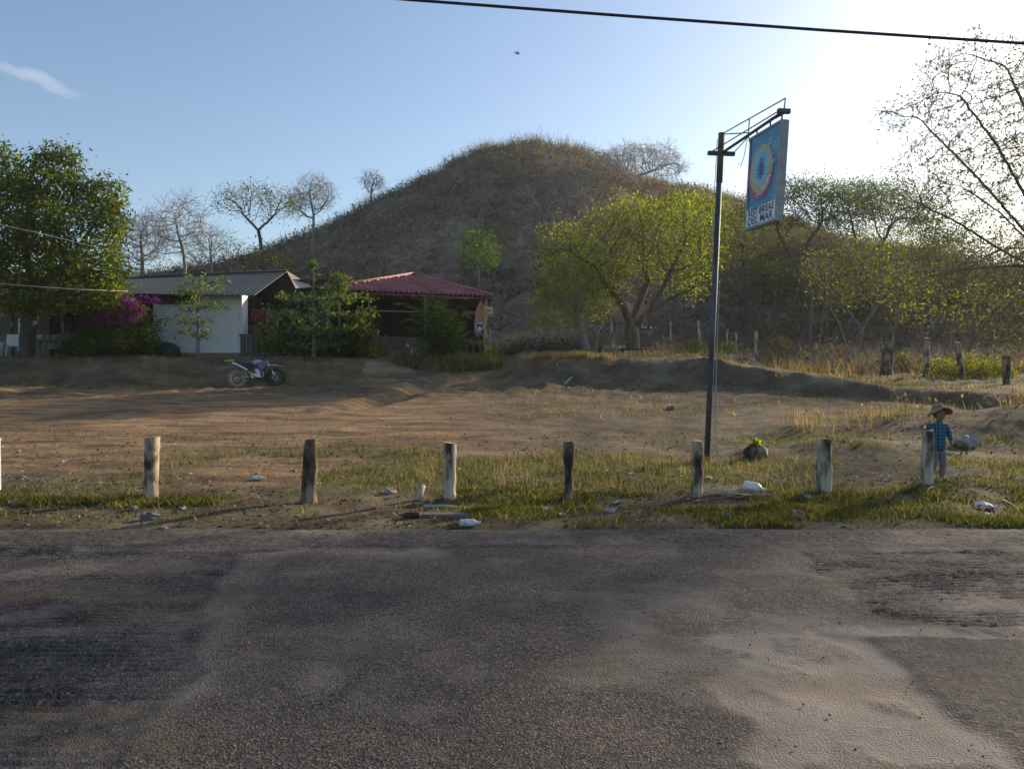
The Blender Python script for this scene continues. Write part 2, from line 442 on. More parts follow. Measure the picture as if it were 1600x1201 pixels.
# ------------------------------------------------------------------ ground sheet
def ground():
    ys = [-40, -25, -12, -5, 0, 3, 5, 6.2, 6.9]
    y = 7.2
    while y < 175: ys.append(y); y *= 1.0062 if y < 40 else 1.009
    ys += [200, 260, 400, 700, 1200, 2500]
    ys = np.array(ys); u = np.linspace(-1, 1, 520); u = np.sign(u) * (np.abs(u) * .85 + .15 * np.abs(u) ** 3)
    wd = np.maximum(12 + np.abs(ys) * 1.02, 14)
    X = u[None] * wd[:, None]; Y = np.repeat(ys[:, None], len(u), 1)
    Z = gz(X, Y)
    ny, nx = X.shape; V = np.stack([X, Y, Z], -1).reshape(-1, 3)
    i = np.arange(ny - 1)[:, None] * nx + np.arange(nx - 1)[None]; Fq = np.stack([i, i + 1, i + nx + 1, i + nx], -1).reshape(-1, 4)
    # what the ground is made of, vertex by vertex: R grass cover, G bare orange soil, B hillside litter
    x, y = V[:, 0], V[:, 1]
    grass = grass_cover(x, y); soil = soil_cover(x, y); hill = ss(y + (fbm(x * .15, y * .15, 21) - .5) * 14, 38, 50)
    m, n, o = new_mat('ground_earth')
    at_ = n.nodes.new('ShaderNodeVertexColor'); at_.layer_name = 'cover'
    sp = n.nodes.new('ShaderNodeSeparateColor'); n.links.new(at_.outputs[0], sp.inputs[0])
    pos = n.nodes.new('ShaderNodeNewGeometry').outputs['Position']
    b = n.nodes.new('ShaderNodeBsdfPrincipled'); b.inputs['Roughness'].default_value = .95; b.inputs['Specular IOR Level'].default_value = .15
    n1 = noise(n, pos, 1.1, 9, .68); n2 = noise(n, pos, 7, 8, .7)
    mp = n.nodes.new('ShaderNodeMapping'); mp.inputs['Scale'].default_value = (.35, 1.6, 1); n.links.new(pos, mp.inputs['Vector'])
    n3 = noise(n, mp.outputs[0], 1.6, 8, .65)
    dirt = ramp(n, n3, [(.30, (.075, .050, .030)), (.46, (.17, .112, .064)), (.58, (.28, .185, .102)), (.72, (.37, .27, .165))])
    duff = ramp(n, n1, [(.30, (.05, .038, .026)), (.48, (.115, .088, .056)), (.62, (.19, .15, .095)), (.75, (.28, .23, .15))])
    turf = ramp(n, n2, [(.30, (.05, .05, .02)), (.5, (.115, .11, .045)), (.68, (.21, .185, .085))])
    litt = ramp(n, n1, [(.30, (.07, .05, .036)), (.5, (.16, .115, .08)), (.62, (.25, .185, .125)), (.78, (.34, .27, .19))])
    def mixc(f, a, c):
        q = n.nodes.new('ShaderNodeMix'); q.data_type = 'RGBA'; n.links.new(f, q.inputs['Factor']); n.links.new(a, q.inputs['A']); n.links.new(c, q.inputs['B']); return q.outputs['Result']
    c = mixc(sp.outputs[1], duff, dirt); c = mixc(sp.outputs[0], c, turf); c = mixc(sp.outputs[2], c, litt)
    # pale pebbles and dark clods
    vo = n.nodes.new('ShaderNodeTexVoronoi'); vo.inputs['Scale'].default_value = 14; n.links.new(pos, vo.inputs['Vector'])
    peb = ramp(n, vo.outputs['Distance'], [(.0, (1, 1, 1)), (.16, (0, 0, 0))])
    pk = n.nodes.new('ShaderNodeMix'); pk.data_type = 'RGBA'; n.links.new(peb, pk.inputs['Factor']); n.links.new(c, pk.inputs['A'])
    n.links.new(ramp(n, vo.outputs['Color'], [(.2, (.06, .045, .04)), (.75, (.16, .12, .09)), (.95, (.42, .38, .32))]), pk.inputs['B'])
    n.links.new(pk.outputs['Result'], b.inputs['Base Color'])
    bp = n.nodes.new('ShaderNodeBump'); bp.inputs['Strength'].default_value = .9; bp.inputs['Distance'].default_value = .06
    ad = n.nodes.new('ShaderNodeMath'); ad.operation = 'ADD'
    n.links.new(noise(n, pos, 9, 10, .75), ad.inputs[0]); n.links.new(n1, ad.inputs[1]); n.links.new(ad.outputs[0], bp.inputs['Height'])
    n.links.new(bp.outputs[0], b.inputs['Normal']); n.links.new(b.outputs[0], o.inputs['Surface'])
    g = npmesh('ground', V, Fq, m, smooth=True)
    ca_ = g.data.color_attributes.new('cover', 'FLOAT_COLOR', 'POINT')
    col = np.stack([grass, soil, hill, np.ones(len(x))], 1).astype(np.float32); ca_.data.foreach_set('color', col.ravel())
    tag(g, 'dry earth yard, grassy bank and hillside ground', 'ground', kind='structure')
    return g
def grass_cover(x, y):
    x = np.asarray(x, float); y = np.asarray(y, float)
    n = fbm(x * .55, y * .8, 22, 5)
    verge = ss(x, -7.5, -2.5) * (1 - ss(y, 11.8, 14.0)) * ss(y, 7.4, 7.8) * .95
    verge = np.maximum(verge, .45 * (1 - ss(y, 9.0, 9.8)) * ss(y, 7.4, 7.8)); verge = verge * (1 - .55 * (1 - ss(x, -1.5, 1.0)) * (1 - ss(y, 8.6, 9.4)))
    right = ss(x, 2.0, 5.0) * ss(y, 9, 11) * (1 - ss(y, 16, 19)) * .8
    cyy = np.interp(x, CX, CY); terr = ss(x, .0, .8) * (.12 + .88 * ss(y, cyy - .4, cyy + .4)) * ss(y, 17, 20) * (1 - ss(y, 34, 38)) * .7
    pav = np.exp(-((x + 2.2) / 1.9) ** 2 - ((y - 28.8) / 1.2) ** 2)
    g = np.maximum(np.maximum(verge, right), np.maximum(terr, pav))
    return np.clip(g * ss(n, .44, .60) * 1.1, 0, 1)
def soil_cover(x, y):
    n = fbm(x * .3, y * .4, 25, 4)
    s = (1 - ss(x + (y - 10) * .12 + (n - .5) * 4, -1.5, 2.5)) * ss(y, 8.6, 10.5) * (1 - .35 * ss(y, 25.5, 27.5) * ss(x, -5.5, -6.8))
    s = np.maximum(s, np.exp(-(dist_poly(x, y, GUL) / 1.0) ** 2))
    return np.clip(s * ss(n, .25, .42), 0, 1)
def grass_all():
    rng = np.random.default_rng(5)
    def scatter(N, x0, x1, y0, y1, cover):
        x = x0 + rng.random(N) * (x1 - x0); y = y0 + rng.random(N) * (y1 - y0); k = rng.random(N) < cover(x, y); return x[k], y[k]
    def blades(x, y, h, w, lean, per=1, spread=.03, dirr=None):
        x = np.repeat(x, per) + rng.normal(size=len(x) * per) * spread; y = np.repeat(y, per) + rng.normal(size=len(y) * per) * spread
        h = (np.repeat(h, per) if hasattr(h, '__len__') else h) * (.5 + rng.random(len(x)))
        z = gz(x, y) - .01; a = rng.random(len(x)) * 6.283; l = rng.normal(size=(len(x), 2)) * lean * h[:, None]
        ww = w * (.6 + .8 * rng.random(len(x))); dx = np.cos(a) * ww / 2; dy = np.sin(a) * ww / 2
        p0 = np.stack([x - dx, y - dy, z], 1); p1 = np.stack([x + dx, y + dy, z], 1)
        m0 = np.stack([x + l[:, 0] * .4 + dx * .7, y + l[:, 1] * .4 + dy * .7, z + h * .6], 1)
        m1 = np.stack([x + l[:, 0] * .4 - dx * .7, y + l[:, 1] * .4 - dy * .7, z + h * .6], 1)
        t = np.stack([x + l[:, 0], y + l[:, 1], z + h], 1)
        V = np.stack([p0, p1, m0, m1, t], 1).reshape(-1, 3); b = np.arange(len(x))[:, None] * 5
        F4 = np.concatenate([b + 0, b + 1, b + 2, b + 3], 1); F4b = np.concatenate([b + 3, b + 2, b + 4, b + 4], 1)
        return V, F4, np.concatenate([b + 3, b + 2, b + 4], 1), t
    def mk(name, label, parts, mat):
        V = []; T = []; off = 0
        for (v, f4, f3, t) in parts:
            T += [np.stack([f4[:, 0], f4[:, 1], f4[:, 2]], 1) + off, np.stack([f4[:, 0], f4[:, 2], f4[:, 3]], 1) + off, f3 + off]; V.append(v); off += len(v)
        o = npmesh(name, np.concatenate(V), np.concatenate(T), mat); tag(o, label, 'grass', kind='stuff'); return o
    cov = lambda x, y: grass_cover(x, y) ** 1.6
    green = leafm('green_grass', [(0, (.05, .055, .018)), (.4, (.09, .09, .03)), (.7, (.14, .125, .055)), (1, (.27, .225, .125))], .45, nscale=1.2)
    dry = leafm('dry_grass', [(0, (.13, .105, .055)), (.5, (.22, .175, .09)), (1, (.42, .35, .20))], .45, tint=(1.2, 1.1, .8), nscale=1.0)
    P = []
    # low carpet of the verge
    x, y = scatter(42000, -8.5, 9.5, 7.38, 9.2, lambda x, y: cov(x, y) * .8 + .05); P.append(blades(x, y, .055, .009, .5, 2))
    x, y = scatter(15000, -.5, 9, 7.36, 8.25, lambda x, y: ss(fbm(x * 1.2, y * 2, 50), .35, .6)); P.append(blades(x, y, .06, .009, .5, 3))
    x, y = scatter(30000, -7, 12, 9.0, 16, lambda x, y: cov(x, y) * .7); P.append(blades(x, y, .06, .010, .6, 2))
    x, y = scatter(520, -7, 10, 8.2, 13, lambda x, y: cov(x, y)); P.append(blades(x, y, .10, .010, .45, 12, .08))
    # dark green clumps round the posts
    x, y = scatter(260, -6.3, -3.4, 8.35, 8.75, lambda x, y: x * 0 + .8); P.append(blades(x, y, .07, .014, .6, 14, .06))
    x, y = scatter(700, .2, 10, 7.9, 9.2, lambda x, y: ss(fbm(x * 1.5, y * 2, 52), .5, .62)); P.append(blades(x, y, .08, .014, .6, 12, .06))
    x, y = scatter(40000, -.3, 16, 17, 31, lambda x, y: cov(x, y) * .5); P.append(blades(x, y, .06, .02, .6, 1))
    x, y = scatter(1600, -4.6, -.4, 27.4, 29.6, lambda x, y: grass_cover(x, y)); P.append(blades(x, y, .26, .02, .3, 8, .07))
    mk('green_grass', 'short green grass growing in patches along the roadside and bank', P, green)
    P = []
    x, y = scatter(22000, -9, 10, 7.5, 13, lambda x, y: cov(x, y) * .35 + .05); P.append(blades(x, y, .08, .008, .8, 1))
    x, y = scatter(1100, -4, 10.5, 8.8, 13.2, lambda x, y: cov(x, y)); P.append(blades(x, y, .16, .005, .25, 5, .06))
    x, y = scatter(420, 5.5, 12, 13.5, 16.2, lambda x, y: ss(fbm(x * .8, y, 61), .42, .6)); P.append(blades(x, y, .30, .007, .25, 6, .08))
    # seed heads on some stems
    t = P[-1][3]; t = t[rng.random(len(t)) < .22]; sv, sf = leaf_quads(t, rng, .07, .5, droop=-1.5)
    x, y = scatter(5000, -.2, 5.5, 26.9, 28.3, lambda x, y: ss(fbm(x * 1.3, y * 1.6, 63), .42, .62) * (1 - ss(x, 2.0, 5)) * ss(x, -.2, .6) + .02); P.append(blades(x, y, .20, .011, .3, 3, .07))
    x, y = scatter(50000, -.3, 20, 17, 36, lambda x, y: cov(x, y) * .4 + .04); P.append(blades(x, y, .13, .02, .5, 1))
    x, y = scatter(1500, 8, 24, 27, 40, lambda x, y: ss(fbm(x * .5, y * .5, 66), .45, .62)); P.append(blades(x, y, .5, .018, .35, 8, .2))
    x, y = scatter(5000, -.5, 13, 17.5, 28, lambda x, y: .1 + .9 * ss(fbm(x * .9, y * .9, 64), .46, .62)); P.append(blades(x, y, .05, .014, 1.2, 4, .10))
    x, y = scatter(2500, -22, -4, 25.5, 29.5, lambda x, y: .1 + .9 * ss(fbm(x * .6, y * .9, 65), .48, .62)); P.append(blades(x, y, .09, .016, .8, 5, .10))
    x, y = scatter(900, -4.8, -.5, 27.2, 29.8, lambda x, y: grass_cover(x, y)); P.append(blades(x, y, .34, .016, .3, 6, .07))
    mk('dry_grass', 'tall dry straw coloured grass on the verge and bank tops', P, dry)
    o = npmesh('seed_heads', sv, sf, dry); tag(o, 'pale seed heads of the tall dry grass behind the boy', 'grass', kind='stuff')
    # leaf litter and tiny scraps on the verge and yard
    x, y = scatter(26000, -10, 11, 7.3, 15, lambda x, y: .25 + .75 * ss(fbm(x * .7, y, 70), .45, .6) * (1 - ss(y, 9.5, 11)))
    c = np.stack([x, y, gz(x, y) + .006], 1); v, f = leaf_quads(c, rng, .045, .55, flat=.75)
    o = npmesh('leaf_litter', v, f, leafm('leaf_litter', [(0, (.05, .035, .025)), (.5, (.14, .09, .055)), (.9, (.26, .19, .12)), (1, (.45, .40, .33))], .15, tint=(1, .9, .7)))
    tag(o, 'dead leaves and small scraps scattered over the verge', 'leaf litter', kind='stuff')
    x, y = scatter(1100, -9, 10.5, 7.5, 13.5, lambda x, y: .08 + .9 * ss(fbm(x * .9, y * 1.2, 74), .5, .64))
    c = np.stack([x, y, gz(x, y) + .012], 1); v, f = leaf_quads(c, rng, .038, .7, flat=.6)
    o = npmesh('litter_bits', v, f, leafm('litter_bits', [(0, (.30, .27, .24)), (.6, (.5, .48, .45)), (.85, (.65, .64, .62)), (.93, (.4, .12, .10)), (1, (.2, .35, .45))], .1, tint=(1, 1, 1)))
    tag(o, 'tiny pale bits of paper and plastic scattered over the verge', 'litter', kind='stuff')
    x, y = scatter(4500, -12, 8, 8, 25, lambda x, y: .25 + .75 * ss(fbm(x * .8, y * .8, 72), .5, .62))
    s = .008 + .03 * rng.random(len(x)) ** 5; z = gz(x, y)
    oc = np.array([[1, 0, 0], [0, 1, 0], [-1, 0, 0], [0, -1, 0], [0, 0, .8], [0, 0, -.8]])
    V = np.stack([x, y, z], 1)[:, None] + oc[None] * (s[:, None, None] * (.7 + .6 * rng.random((len(x), 6, 1))))
    tri = np.array([[0, 1, 4], [1, 2, 4], [2, 3, 4], [3, 0, 4], [1, 0, 5], [2, 1, 5], [3, 2, 5], [0, 3, 5]])
    f = (np.arange(len(x)) * 6)[:, None, None] + tri[None]
    o = npmesh('pebbles', V.reshape(-1, 3), f.reshape(-1, 3), pm('pebbles', [(.3, (.10, .075, .055)), (.6, (.22, .16, .11)), (.75, (.34, .28, .22))], 3, world=True, bump=0))
    tag(o, 'small clods and pebbles strewn across the dirt yard', 'pebbles', kind='stuff')

# ------------------------------------------------------------------ road
def inpoly(px, py, poly):
    r = np.zeros(px.shape, bool); n = len(poly); j = n - 1
    for i in range(n):
        xi, yi = poly[i]; xj, yj = poly[j]
        c = ((yi > py) != (yj > py)) & (px < (xj - xi) * (py - yi) / (yj - yi + 1e-12) + xi); r ^= c; j = i
    return r
def g2(px, py):                                   # photo point -> the flat road at z = 0
    d = cdir(px, py); k = -CAMZ / d.z; return (d.x * k, d.y * k)
def road():
    xs = np.concatenate([np.linspace(-60, -9, 30), np.arange(-8.95, 8.96, .028), np.linspace(9, 60, 30)])
    ys = np.concatenate([np.linspace(-4, 2.2, 20), np.arange(2.23, 7.30, .022)])
    X, Y = np.meshgrid(xs, ys)
    edge = (fbm(xs * 1.1, xs * 0 + 2, 80) - .5) * .16 + (fbm(xs * 7, xs * 0 + 5, 81) - .5) * .08
    Y = Y + (edge[None] * ss(Y, 6.6, 7.25))
    wx = X + (fbm(X * 2.5, Y * 2.5, 82) - .5) * .28; wy = Y + (fbm(X * 2.5, Y * 2.5, 83) - .5) * .20
    W2 = lambda L: [g2(*p) for p in L]
    A = inpoly(wx, wy, W2([(-900, 862), (430, 866), (385, 950), (300, 1052), (215, 1120), (150, 1230), (-900, 1230)]))
    B = inpoly(wx, wy, W2([(1240, 868), (2400, 868), (2400, 982), (1500, 984), (1390, 978), (1330, 945)]))
    Cc = inpoly(wx, wy, W2([(1040, 1005), (1250, 992), (1330, 985), (2400, 986), (2400, 996), (1340, 1005), (1420, 1060), (1480, 1115), (1610, 1215), (1180, 1240), (1190, 1140), (1110, 1085), (1180, 1050)]))
    Dd = inpoly(wx, wy, W2([(1345, 1006), (2400, 997), (2400, 1260), (1640, 1215), (1490, 1115), (1425, 1060)]))
    E = inpoly(wx, wy, W2([(370, 870), (450, 868), (385, 950), (350, 1010), (300, 1050), (330, 950)]))
    L = Y > 6.45 + (fbm(X * .8, Y * 0, 84) - .5) * .2
    def soft(m):
        m = m.astype(float)
        for _ in range(2):
            m = (m + np.roll(m, 1, 0) + np.roll(m, -1, 0) + np.roll(m, 1, 1) + np.roll(m, -1, 1)) / 5
        return m
    brk = ss(fbm(X * 5, Y * 5, 85, 4), .36, .5)
    rid = np.sin((Y + .05 * np.sin(X * .9) + .05 * fbm(X * 1.2, Y * 1, 86)) * 2 * math.pi / .066)
    rmask = soft(A & ~E) * (.35 + .65 * ss(fbm(X * .7, Y * 1.3, 87), .35, .62)) + soft(B) * .9
    lvl = .010 * soft(Dd) - .012 * soft(A & ~E) - .008 * soft(B) - .010 * soft(Cc) * brk
    Z = .035 + lvl + .017 * rid * rmask * ss(fbm(X * 2.2, Y * 7, 88), .3, .7) + (fbm(X * .5, Y * .7, 89) - .5) * .03
    Z = Z + (vn(X * 36, Y * 36, 90) - .5) * .007 * (1 + soft(L) * 1.5 + rmask - .85 * soft(Cc)) + (vn(X * 55, Y * 55, 91) - .5) * .004
    Z = Z - ss(Y, 7.0, 7.35) * .03 + .012 * np.exp(-((Y - 6.5) / .08) ** 2)
    ny, nx = X.shape; V = np.stack([X, Y, Z], -1).reshape(-1, 3)
    i = np.arange(ny - 1)[:, None] * nx + np.arange(nx - 1)[None]; Fq = np.stack([i, i + 1, i + nx + 1, i + nx], -1).reshape(-1, 4)
    m, n, o = new_mat('asphalt')
    a_ = n.nodes.new('ShaderNodeVertexColor'); a_.layer_name = 'cover'; sp = n.nodes.new('ShaderNodeSeparateColor'); n.links.new(a_.outputs[0], sp.inputs[0])
    pos = n.nodes.new('ShaderNodeNewGeometry').outputs['Position']
    b = n.nodes.new('ShaderNodeBsdfPrincipled'); b.inputs['Roughness'].default_value = .9; b.inputs['Specular IOR Level'].default_value = .2
    vo = n.nodes.new('ShaderNodeTexVoronoi'); vo.inputs['Scale'].default_value = 105; n.links.new(pos, vo.inputs['Vector'])
    vb = n.nodes.new('ShaderNodeTexVoronoi'); vb.inputs['Scale'].default_value = 62; n.links.new(pos, vb.inputs['Vector'])
    chips = ramp(n, vo.outputs['Color'], [(.1, (.032, .027, .025)), (.4, (.066, .056, .051)), (.7, (.112, .096, .086)), (.97, (.22, .19, .165))])
    chipb = ramp(n, vb.outputs['Color'], [(.1, (.020, .020, .022)), (.5, (.048, .046, .048)), (.85, (.095, .089, .088)), (.99, (.22, .20, .185))])
    dust = ramp(n, noise(n, pos, 1.6, 8, .6), [(.3, (.155, .14, .125)), (.7, (.255, .23, .205))])
    ocher = ramp(n, noise(n, pos, 6, 6), [(.3, (.085, .064, .04)), (.7, (.17, .125, .072))])
    def mixc(f, a, c):
        q = n.nodes.new('ShaderNodeMix'); q.data_type = 'RGBA'; n.links.new(f, q.inputs['Factor']); n.links.new(a, q.inputs['A']); n.links.new(c, q.inputs['B']); return q.outputs['Result']
    c = mixc(sp.outputs[0], chips, chipb); c = mixc(sp.outputs[1], c, dust); c = mixc(sp.outputs[2], c, ocher)
    shade_tone = n.nodes.new('ShaderNodeMix'); shade_tone.data_type = 'RGBA'; shade_tone.blend_type = 'MULTIPLY'; shade_tone.inputs['Factor'].default_value = 1
    n.links.new(c, shade_tone.inputs['A']); n.links.new(ramp(n, noise(n, pos, .9, 9, .65), [(.34, (.58, .58, .64)), (.5, (.95, .94, .93)), (.66, (1.35, 1.26, 1.16))]), shade_tone.inputs['B'])  # broad tone noise; its contrast stands in for soft tree-shade bands
    n.links.new(shade_tone.outputs['Result'], b.inputs['Base Color'])
    bp = n.nodes.new('ShaderNodeBump'); bp.inputs['Strength'].default_value = .8; bp.inputs['Distance'].default_value = .008
    ad = n.nodes.new('ShaderNodeMath'); ad.operation = 'ADD'; n.links.new(vo.outputs['Distance'], ad.inputs[0]); n.links.new(noise(n, pos, 60, 4, .8), ad.inputs[1])
    n.links.new(ad.outputs[0], bp.inputs['Height']); n.links.new(bp.outputs[0], b.inputs['Normal']); n.links.new(b.outputs[0], o.inputs['Surface'])
    r = npmesh('road', V, Fq, m, smooth=True)
    rough = np.clip(soft(A & ~E) * (.45 + .55 * ss(fbm(X * .7, Y * 9, 92), .40, .60)) + soft(B) * .9 + soft(L) * .8 + soft(Dd) * .75, 0, 1)
    dst = np.clip(soft(Cc) * (.35 + .65 * brk) + soft(E) * .25 + .55 * ss(fbm(X * .8, Y * .8, 93), .56, .72) * (1 - soft(A)) + .25 * ss(fbm(X * 3, Y * 3, 95), .55, .7), 0, 1) * (1 - soft(Dd) * .85)
    och = np.zeros_like(X)
    for px, py, rx, ry, a in ((70, 935, 1.5, .18, .6), (240, 970, .7, .15, .5), (930, 1055, .28, .14, .5), (130, 1120, .35, .07, .8), (500, 1030, .6, .2, .35), (1290, 1080, .7, .12, .45), (1480, 845, .3, .08, .7), (180, 1170, .4, .1, .5), (1340, 925, .15, .08, .5)):  # ochre patches; the small mid-road one paints in a warm lit patch
        gx, gy = g2(px, py); och = np.maximum(och, a * np.exp(-((X - gx) / rx) ** 2 - ((Y - gy) / ry) ** 2))
    och = np.clip(och * (.4 + 1.2 * fbm(X * 5, Y * 5, 94)) + .45 * ss(Y, 7.05, 7.3) * fbm(X * 3, Y * 3, 96), 0, 1)
    ca_ = r.data.color_attributes.new('cover', 'FLOAT_COLOR', 'POINT')
    col = np.stack([rough, dst, och, np.ones_like(X)], -1).astype(np.float32).reshape(-1); ca_.data.foreach_set('color', col)
    tag(r, 'worn patched asphalt road with milled strips', 'road', kind='structure')
    # loose chippings
    rng = np.random.default_rng(8); N = 9000
    x = rng.random(N) * 14 - 7; y = 2.4 + rng.random(N) * 4.9; k = (rng.random(N) < .25 + .75 * ss(y, 6.2, 6.6)); x = x[k]; y = y[k]
    s = .003 + .006 * rng.random(len(x)) ** 3; z = .035 + x * 0 + (fbm(x * .5, y * .7, 89) - .5) * .03 - ss(y, 7.0, 7.35) * .03 + .002
    oc = np.array([[1, 0, 0], [0, 1, 0], [-1, 0, 0], [0, -1, 0], [0, 0, .8], [0, 0, -.8]])
    V = np.stack([x, y, z], 1)[:, None] + oc[None] * (s[:, None, None] * (.7 + .6 * rng.random((len(x), 6, 1))))
    tri = np.array([[0, 1, 4], [1, 2, 4], [2, 3, 4], [3, 0, 4], [1, 0, 5], [2, 1, 5], [3, 2, 5], [0, 3, 5]])
    f = (np.arange(len(x)) * 6)[:, None, None] + tri[None]
    o = npmesh('loose_gravel', V.reshape(-1, 3), f.reshape(-1, 3), pm('gravel', [(.3, (.09, .08, .075)), (.6, (.16, .145, .135)), (.75, (.28, .26, .24))], 9, world=True, bump=0))
    tag(o, 'loose stone chippings lying on the asphalt', 'gravel', kind='stuff')
ground(); road(); grass_all()

# ------------------------------------------------------------------ vegetation materials
bark_brown = pm('bark_brown', [(.3, (.07, .052, .04)), (.6, (.15, .115, .09)), (.75, (.24, .19, .15))], 6, .95, .6, 30, stretch=(1, 1, .25))
bark_grey = pm('bark_grey', [(.3, (.14, .12, .11)), (.6, (.25, .22, .20)), (.75, (.36, .32, .29))], 5, .95, .4, 25)
bark_dark = pm('bark_dark', [(.3, (.03, .025, .025)), (.7, (.09, .075, .07))], 5, .95, .4, 25)
bark_mauve = pm('bark_mauve', [(.3, (.085, .065, .065)), (.7, (.20, .16, .15))], 5, .95, .4, 25)
leaf_dense = leafm('leaf_dense', [(0, (.038, .06, .012)), (.5, (.085, .12, .018)), (.9, (.16, .19, .025)), (1, (.22, .23, .035))], .5, tint=(1.5, 1.5, .5))
leaf_bright = leafm('leaf_bright', [(0, (.08, .11, .014)), (.5, (.16, .20, .022)), (1, (.28, .30, .04))], .55, tint=(1.6, 1.6, .5))
leaf_olive = leafm('leaf_olive', [(0, (.05, .06, .02)), (.5, (.10, .11, .035)), (1, (.19, .18, .06))], .5)
leaf_feather = leafm('leaf_feather', [(0, (.05, .07, .028)), (.5, (.09, .115, .045)), (1, (.16, .18, .075))], .55)
leaf_dry = leafm('leaf_dry', [(0, (.09, .065, .045)), (.5, (.16, .12, .075)), (1, (.26, .20, .11))], .35, tint=(1.2, 1.0, .7))
leaf_grey = leafm('leaf_grey', [(0, (.05, .045, .03)), (.5, (.10, .09, .055)), (1, (.19, .165, .09))], .35, tint=(1.2, 1.1, .7))
leaf_hill = leafm('leaf_hill', [(0, (.03, .06, .01)), (.5, (.07, .12, .018)), (1, (.14, .19, .03))], .45)
bark_sunlit = pm('bark_sunlit', [(.3, (.30, .27, .24)), (.7, (.5, .46, .42))], 5, .95, .3)  # lighter bark colour that puts sunlight onto the bare hill tree
leaf_magenta = leafm('leaf_magenta', [(0, (.12, .015, .12)), (.5, (.27, .035, .27)), (1, (.40, .09, .38))], .35, tint=(1.2, .9, 1.2))

def V3(v): return (v.x, v.y, v.z)
def stem(pts, Y, ground0=True, dY=None):
    r = []
    for i, p in enumerate(pts):
        yy = Y + (dY[i] if dY else 0); v = at(p[0], p[1], yy)
        if i == 0 and ground0: v.z = G(v.x, yy) - .08
        r.append(V3(v))
    return r

# big dense tree on the left
YL = 28.5
tree('shade_tree', 'big dense green tree at the far left in front of the dark shed', [
    pb(30, 320, YL, 50, 42, 1.8, 90), pb(85, 262, YL, 34, 26, 1.1, 70), pb(50, 288, YL - .6, 26, 20, .9, 40), pb(115, 300, YL - .4, 30, 22, .9, 50), pb(150, 318, YL, 36, 26, 1.1, 70), pb(168, 352, YL - .2, 26, 24, .9, 50), pb(105, 345, YL - 1, 34, 26, 1.0, 70), pb(150, 395, YL - .3, 44, 26, 1.2, 80), pb(170, 428, YL, 26, 20, .9, 40), pb(115, 415, YL - .8, 40, 24, 1.1, 70), pb(60, 365, YL - 1, 40, 28, 1.1, 70),
    pb(40, 410, YL, 80, 42, 2.2, 140), pb(-30, 330, YL, 80, 80, 2.4, 130), pb(-60, 410, YL, 80, 50, 2.2, 90), pb(10, 250, YL, 26, 22, .8, 25),
    pb(165, 300, YL, 25, 25, .9, 30), pb(120, 450, YL, 66, 26, 1.4, 80), pb(40, 450, YL, 60, 22, 1.6, 60), pb(165, 455, YL - .3, 30, 26, .8, 50), pb(60, 472, YL - .5, 70, 14, 1.2, 50), pb(182, 345, YL, 18, 22, .7, 24), pb(100, 240, YL, 20, 16, .6, 16)],
    [stem([(42, 560), (44, 520), (48, 480), (50, 440)], YL), [V3(at(48, 480, YL)), V3(at(70, 440, YL - .3))], [V3(at(48, 480, YL)), V3(at(10, 440, YL + .4))]],
    bark_dark, leaf_dense, D=.32, di=3, dk=.42, rtip=.012, leafn=17, spread=.22, lsize=.17, asp=.36, seed=3, rtrunk=.28, leafthr=2.2, droop=.35, minleaf=0, hollow=.25)

# centre tree with the wide twisting limbs
YC = 33.0
b0 = at(990, 548, YC)
tree('spreading_tree', 'wide bright green tree with thick twisting trunk behind the picnic table', [
    pb(900, 400, YC - 1, 60, 38, 1.6, 70), pb(880, 370, YC, 40, 25, 1.2, 30), pb(960, 350, YC, 60, 35, 2.2, 90), pb(1050, 350, YC, 55, 38, 2.2, 100),
    pb(1010, 400, YC, 75, 40, 2.6, 110), pb(1085, 400, YC - .5, 42, 42, 1.8, 80), pb(1000, 330, YC + .5, 45, 20, 1.8, 45), pb(940, 430, YC - 1, 50, 28, 1.5, 50),
    pb(1075, 445, YC, 45, 25, 1.5, 30), pb(850, 400, YC - 1, 20, 20, .8, 14), pb(1105, 345, YC, 22, 26, 1, 25)],
    [stem([(990, 550), (988, 525), (986, 508)], YC), [V3(at(986, 508, YC)), V3(at(975, 480, YC - .2)), V3(at(955, 450, YC - .5)), V3(at(925, 415, YC - 1)), V3(at(895, 395, YC - 1.2))],
     [V3(at(988, 515, YC)), V3(at(1015, 488, YC - .2)), V3(at(1050, 465, YC)), V3(at(1085, 448, YC))],
     [V3(at(986, 508, YC)), V3(at(1000, 470, YC + .5)), V3(at(1012, 440, YC + .8)), V3(at(1005, 400, YC + .8))],
     [V3(at(1015, 488, YC - .2)), V3(at(1035, 450, YC - .6)), V3(at(1050, 420, YC - .8))]],
    bark_brown, leaf_bright, D=.30, di=2.4, dk=.45, rtip=.012, leafn=5, spread=.20, lsize=.11, asp=.38, seed=11, rtrunk=.30, twig=1, twl=.45, twr=.5, leafthr=1.5, dens=1.9)
# smaller multi-stem tree to its left
YM = 31.5
tree('slender_tree', 'slim several-stemmed green tree left of the picnic table', [
    pb(905, 455, YM, 50, 35, 1.3, 80), pb(875, 430, YM, 42, 30, 1.1, 60), pb(925, 480, YM, 32, 24, 1.0, 45), pb(860, 475, YM, 35, 28, 1.0, 45), pb(850, 505, YM + .5, 24, 12, .7, 20)],
    [stem([(922, 560), (912, 520), (900, 480), (890, 460)], YM), stem([(930, 560), (934, 520), (950, 490)], YM), stem([(916, 560), (905, 515), (895, 470)], YM + .2)],
    bark_grey, leaf_bright, D=.26, di=2, dk=.36, rtip=.010, leafn=5, spread=.16, lsize=.10, asp=.38, seed=12, rtrunk=.09, twig=1, twl=.35, dens=1.8)
